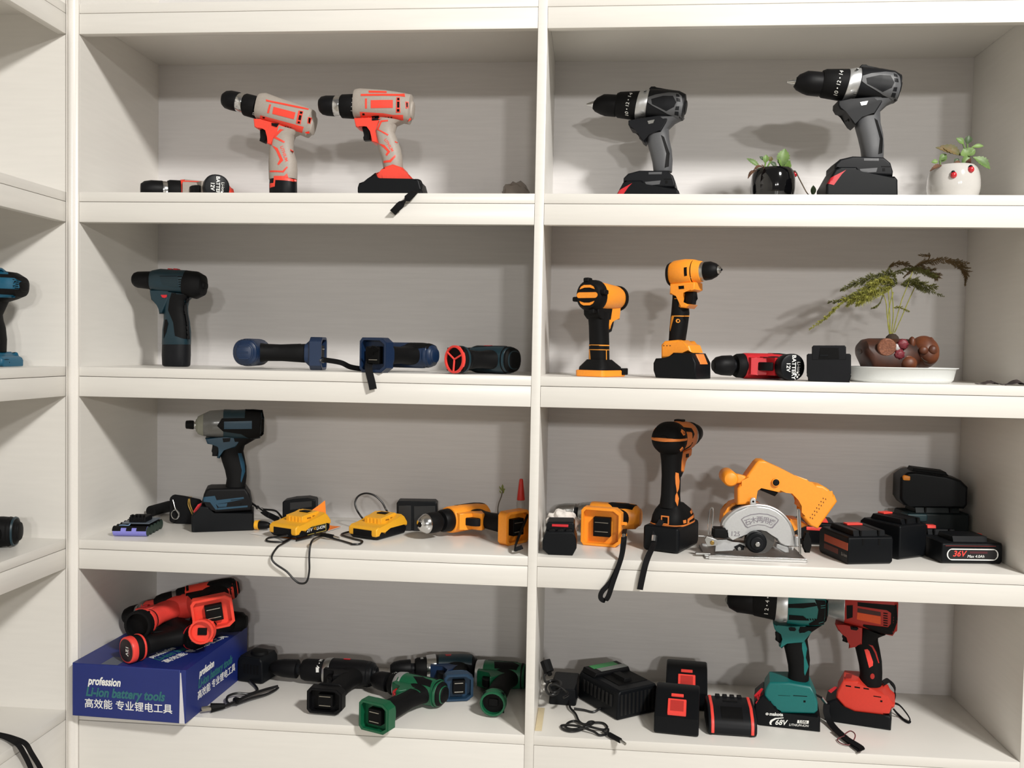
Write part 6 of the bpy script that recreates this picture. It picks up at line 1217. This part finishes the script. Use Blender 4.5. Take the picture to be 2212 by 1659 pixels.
t.pan('battery_print', WTXT, [[688, 1238, 700, 1215, 740, 1195, 820, 1190, 820, 1196, 750, 1206, 716, 1226, 706, 1246, 712, 1258, 694, 1256], [948, 1214, 1052, 1220, 1048, 1248, 944, 1242]]+[[q for k in range(14) for q in (668+14*math.cos(2*math.pi*k/14), 1158+12*math.sin(2*math.pi*k/14))]], ['battery'], .3)
t.text('68V', 792, 1238, 66, -3, WTXT, ['battery'], shear=.25, bold=.02); t.text('LITHIUM-ION', 958, 1263, 30, -4, WTXT, ['battery'], shear=.2); t.text('5.0Ah', 998, 1231, 32, -3, BLK, ['battery', 'battery_print'], par='battery', bold=.02); t.text('t', 668, 1158, 26, 0, BLK, ['battery', 'battery_print'], par='battery', bold=.02)
t.text('1 2 • 4 •', 668, 165, 52, 84, WTXT, ['clutch_collar'])
E8 = lambda x, y, h: on_z(1500+x/4.254, 1270+y/4.254, Z5+h)
s0 = t.M@V((t.K(1112, 975)[0], -.004, t.K(1112, 975)[1])); s1 = E8(1172, 1010, .045); s2 = E8(1216, 1068, .036)
t.wtube('wrist_strap', [s0, s1], .0022, STRAP); t.wtube('strap_ferrule', [s1, s2], .0036, CHR)
strapm(t, [s2, E8(1212, 1140, .022), E8(1240, 1220, .010), E8(1300, 1300, .0055), E8(1400, 1390, .0055), E8(1480, 1455, .0055), E8(1525, 1490, .0055)], 6, (1, .1, .4), 'strap_tail'); strapm(t, [E8(1290, 1300, .0085), E8(1400, 1385, .0085), E8(1535, 1470, .0085), E8(1515, 1500, .0075)], 5, (1, .1, .4), 'strap_tail')
t.wtube('twist_tie', [E8(1380, 1345, .012), E8(1430, 1315, .013), E8(1470, 1335, .014), E8(1475, 1375, .010), E8(1430, 1440, .004), E8(1350, 1430, .003), E8(1315, 1390, .0035), E8(1380, 1360, .010)], .0011, mat('dark_red_wire', '#6a3034', .5))
# --- red drill
b = on_z(1500+1500/4.254, 1270+1262/4.254, Z5); t = T('impact_driver', 'red and black impact driver standing on a black battery, bottom right shelf', 'power tool', V((b.x, b.y+.036, Z5+EPS)), R(-17), e1)
MRD = mat('shaded_deep_red', '#a62018', .5)  # shade over the driver's upper body is put into this darker red
t.loft('anvil', STEEL, [(1160, 150, 1160, 190), (1222, 140, 1222, 200)], n=2, cap=(.5, .5), N=16); t.loft('nose_case', ALU, [(1218, 100, 1216, 240), (1240, 60, 1238, 262), (1392, 14, 1384, 312)], n=2.1, cap=(3, 1))
t.loft('housing', MRD, [(1386, 10, 1378, 312, 27), (1540, 4, 1532, 350, 29), (1700, 14, 1685, 400, 29), (1840, 50, 1820, 432, 28), (1874, 110, 1862, 400, 22)], n=3, cap=(1, 3))
t.prism('trigger_guard', MRD, [1298, 298, 1392, 306, 1548, 330, 1545, 482, 1480, 490, 1422, 522, 1430, 460, 1416, 410, 1370, 376, 1326, 356], 20, 3)
t.prism('trigger', BLK, [1364, 380, 1416, 392, 1432, 460, 1406, 498, 1360, 480, 1372, 440], 9, 3)
t.loft('grip', BLKR, [(1545, 340, 1760, 425, 21), (1475, 470, 1690, 450, 19), (1472, 525, 1688, 490, 18.5), (1490, 600, 1705, 570, 18), (1512, 700, 1724, 680, 18), (1520, 780, 1728, 780, 18.5), (1506, 880, 1724, 890, 20)], n=2.5, cap=(0, 0))
t.pan('rubber_overlay', BLKR, [[1500, 130, 1860, 150, 1868, 300, 1820, 430, 1700, 428, 1548, 352, 1552, 335, 1780, 362, 1806, 330, 1808, 230, 1770, 205, 1500, 165], [1398, 160, 1456, 158, 1454, 270, 1400, 285]], ['housing'], .8)
t.pan('orange_label', mat('orange_label', '#d8501e', .4), [[1498, 225, 1712, 262, 1712, 335, 1492, 288]], ['housing'], .6); t.pan('dark_label', mat('dark_red_label', '#3a1414', .4), [[1500, 185, 1712, 222, 1712, 258, 1498, 222]], ['housing', 'rubber_overlay'], .6, par='housing')
t.pan('vent', DARK, [[1736, 226+22*i, 1776, 232+22*i, 1776, 242+22*i, 1736, 236+22*i] for i in range(6)], ['housing', 'rubber_overlay'], .4)
t.pan('direction_switch', BLK, [[1432, 352, 1450, 346, 1500, 356, 1508, 376, 1490, 390, 1440, 382]], ['trigger_guard', 'housing'], 1.3)
t.pan('grip_panel', REDB, [[1562, 566, 1590, 562, 1608, 580, 1642, 680, 1640, 714, 1606, 734, 1584, 650]], ['grip'], .7); t.pan('grip_line', MRD, [[1600, 520, 1640, 530, 1672, 590, 1700, 690, 1690, 690, 1660, 600, 1630, 545]]+[[q for k in range(14) for q in (1636+20*math.cos(2*math.pi*k/14), 812+26*math.sin(2*math.pi*k/14))]], ['grip'], .5)
t.prism('battery_foot', mat('satin_red_plastic', '#d23a2c', .42), [1310, 930, 1318, 880, 1378, 775, 1512, 784, 1600, 860, 1724, 876, 1762, 930, 1842, 985, 1836, 1020, 1772, 1050, 1746, 1092, 1480, 1062, 1388, 1022], 34, 5, seg=3)
t.pan('foot_slot', DARK, [[1390+82*i, 892+12*i, 1440+82*i, 900+12*i, 1440+82*i, 912+12*i, 1390+82*i, 904+12*i] for i in range(3)]+[[1646, 990, 1716, 1000, 1716, 1008, 1646, 998], [1708, 1032, 1728, 1034, 1728, 1050, 1708, 1048]], ['battery_foot'], .3)
t.pan('foot_badge', mat('dark_red_badge', '#7a1c18', .5), [[1394, 790, 1452, 792, 1440, 848, 1380, 846]], ['battery_foot'], .4)
t.prism('battery', BLKS, [1210, 1010, 1226, 958, 1318, 932, 1388, 1024, 1480, 1066, 1744, 1096, 1790, 1070, 1812, 1110, 1806, BASE, 1232, BASE, 1210, 1150], 38, 5)
t.pan('release_latch', REDD, [[1228, 944, 1290, 905, 1316, 930, 1256, 966]], ['battery', 'battery_foot'], .9, par='battery')
s0 = t.M@V((t.K(1815, 1050)[0], -.004, t.K(1815, 1050)[1]))
strapm(t, [t.M@V((t.K(1735, 880)[0], .004, t.K(1735, 880)[1])), E8(1790, 850, .065), E8(1835, 920, .060), E8(1840, 985, .050), s0], 5, [(.3, 1, 0)]*5)
strapm(t, [s0, E8(1880, 1075, .034), E8(1940, 1140, .018), E8(1978, 1200, .006), E8(1975, 1236, .003), E8(1930, 1215, .0028), E8(1870, 1160, .004), E8(1828, 1110, .010)], 2.2, (.2, 1, .3), 'strap_loop')
# --- odds and ends by the divider
tape = box('tape_strip', (XR+.0006, .022, Z5+EPS), (XR+.0135, .135, Z5+.0012), mat('yellowed_tape', '#d8c8a4', .4), None, .0001); tag(tape, 'yellowed tape strip stuck on the bottom shelf along the divider', 'tape')
for i, (x, y, rz_) in enumerate(((122, 470, .0075), (124, 560, .0085))):
    c = F8(x, y, .19+.0*i); o = blob('caulk_lump', mat('white_caulk', '#dcd8d2', .5), (0, 0, 0), (.0055, .010, rz_), None, .3, 3+i, 3, 3); o.location = V((XR+.0085, .285-.09*i, Z5+.042-.02*i)); tag(o, ['upper', 'lower'][i]+' white lump of caulk on the divider side above the yellowed tape', 'caulk')

# ================================================================ left shelving run
dL = (0, 560, 6.64); cL = on_y(12, 790, -.075)
t = T('drill', 'teal and black drill standing on the side shelf at the far left', 'drill', V((cL.x-.03, -.075, ZS+EPS)), 0, dL)
MT2 = mat('bright_teal_plastic', '#135672', .45)
t.loft('housing', BLKR, [(-380, 160, -380, 600, 27), (-200, 155, -200, 640, 29), (60, 168, 0, 640, 29), (220, 190, 200, 580, 28), (320, 250, 300, 540, 24), (360, 320, 355, 470, 15)], n=2.5, cap=(2, 4))
t.loft('chuck', BLK, [(-780, 260, -780, 500), (-700, 220, -700, 540), (-560, 210, -560, 560)], n=2, cap=(2, 1)); t.loft('clutch_collar', BLKR, [(-565, 190, -565, 580), (-378, 180, -378, 590)], n=2, cap=(1, 1))
t.pan('side_panel', MT2, [[-300, 250, 180, 266, 240, 290, 290, 340, 240, 425, 180, 425, -300, 410], [-300, 490, 190, 515, 200, 552, -300, 545], [-300, 150, 20, 140, 60, 175, 120, 190, 120, 215, -300, 205]], ['housing'], .8)
t.prism('top_ridge', MT2, [-200, 165, -140, 110, -10, 120, 60, 172], 10, 2)
t.pan('vent', DARK, [[178, 284+30*i, 212, 286+30*i, 210, 300+30*i, 176, 298+30*i] for i in range(5)], ['side_panel', 'housing'], .4, par='housing')
t.prism('trigger_guard', MT2, [-380, 580, -100, 600, -60, 640, -160, 820, -260, 800, -260, 700, -370, 660], 19, 3); t.prism('trigger', BLK, [-360, 680, -270, 700, -250, 800, -340, 800], 9, 3)
t.loft('grip', BLKR, [(-240, 600, 90, 610, 20), (-200, 760, 0, 800, 18), (-190, 900, 10, 870, 18), (-170, 1000, 45, 980, 18), (-150, 1150, 62, 1150, 18), (-150, 1340, 50, 1330, 19)], n=2.5, cap=(0, 0))
t.prism('battery_foot', MT2, [-420, BASE, -420, 1400, -180, 1330, 48, 1326, 70, 1360, 110, 1382, 160, 1388, 200, 1410, 218, 1450, 216, BASE], 33, 5)
t.pan('foot_slot', DARK, [[38, 1432, 130, 1434, 130, 1440, 38, 1438], [74, 1474, 92, 1474, 92, 1488, 74, 1488]], ['battery_foot'], .4)
o_ = on_z(22, 1186, Z4); t = T('drill', 'black drill with a dark teal rear edge lying on the far left side shelf', 'drill', V((o_.x-.052, o_.y+.01, Z4+.03)), rot=axes((.96, .28, 0), (-.28, .96, 0)))
pistol(t, BLKR, TEALD, foot='battery', grip=BLKR, rear=BLKR, gl=70, hr=28, panel=False)
t.loft('rear_line', TEALD, [(47, 27.6, 47, -27.4, 27.4), (50, 26.4, 50, -26, 26)], n=2.4, cap=(0, 0), par='rear_cap'); t.rest(Z4)
# straps over the left shelf edge
ds = (0, 1160, 3.32); Sx = lambda x, y, xx: (lambda d: CAM+d*((xx-CAM.x)/d.x))(ray(ds[0]+x/ds[2], ds[1]+y/ds[2]))
o = empty('hanging_cords', V((-.06, -.2, Z5+EPS)), 'two flat black cords hanging over the lower left shelf edge', 'cord'); Lw = lambda p: V(p)-o.location
for P_ in (((-120, 1400), (0, 1424), (70, 1452), (130, 1490), (175, 1560), (222, 1660), (250, 1760)), ((-120, 1398), (0, 1417), (90, 1440), (180, 1480), (225, 1550), (292, 1662), (330, 1760))):
    pts = []
    for i, (x, y) in enumerate(P_):
        if i < 4: p = on_z(ds[0]+x/ds[2], ds[1]+y/ds[2], Z5+.006); 
        else: p = Sx(x, y, -.012)
        pts.append(p)
    sweep('cord', [Lw(p) for p in pts], 0, STRAP, o, flat=(.0042, .001), up=V((.3, .8, .3)))
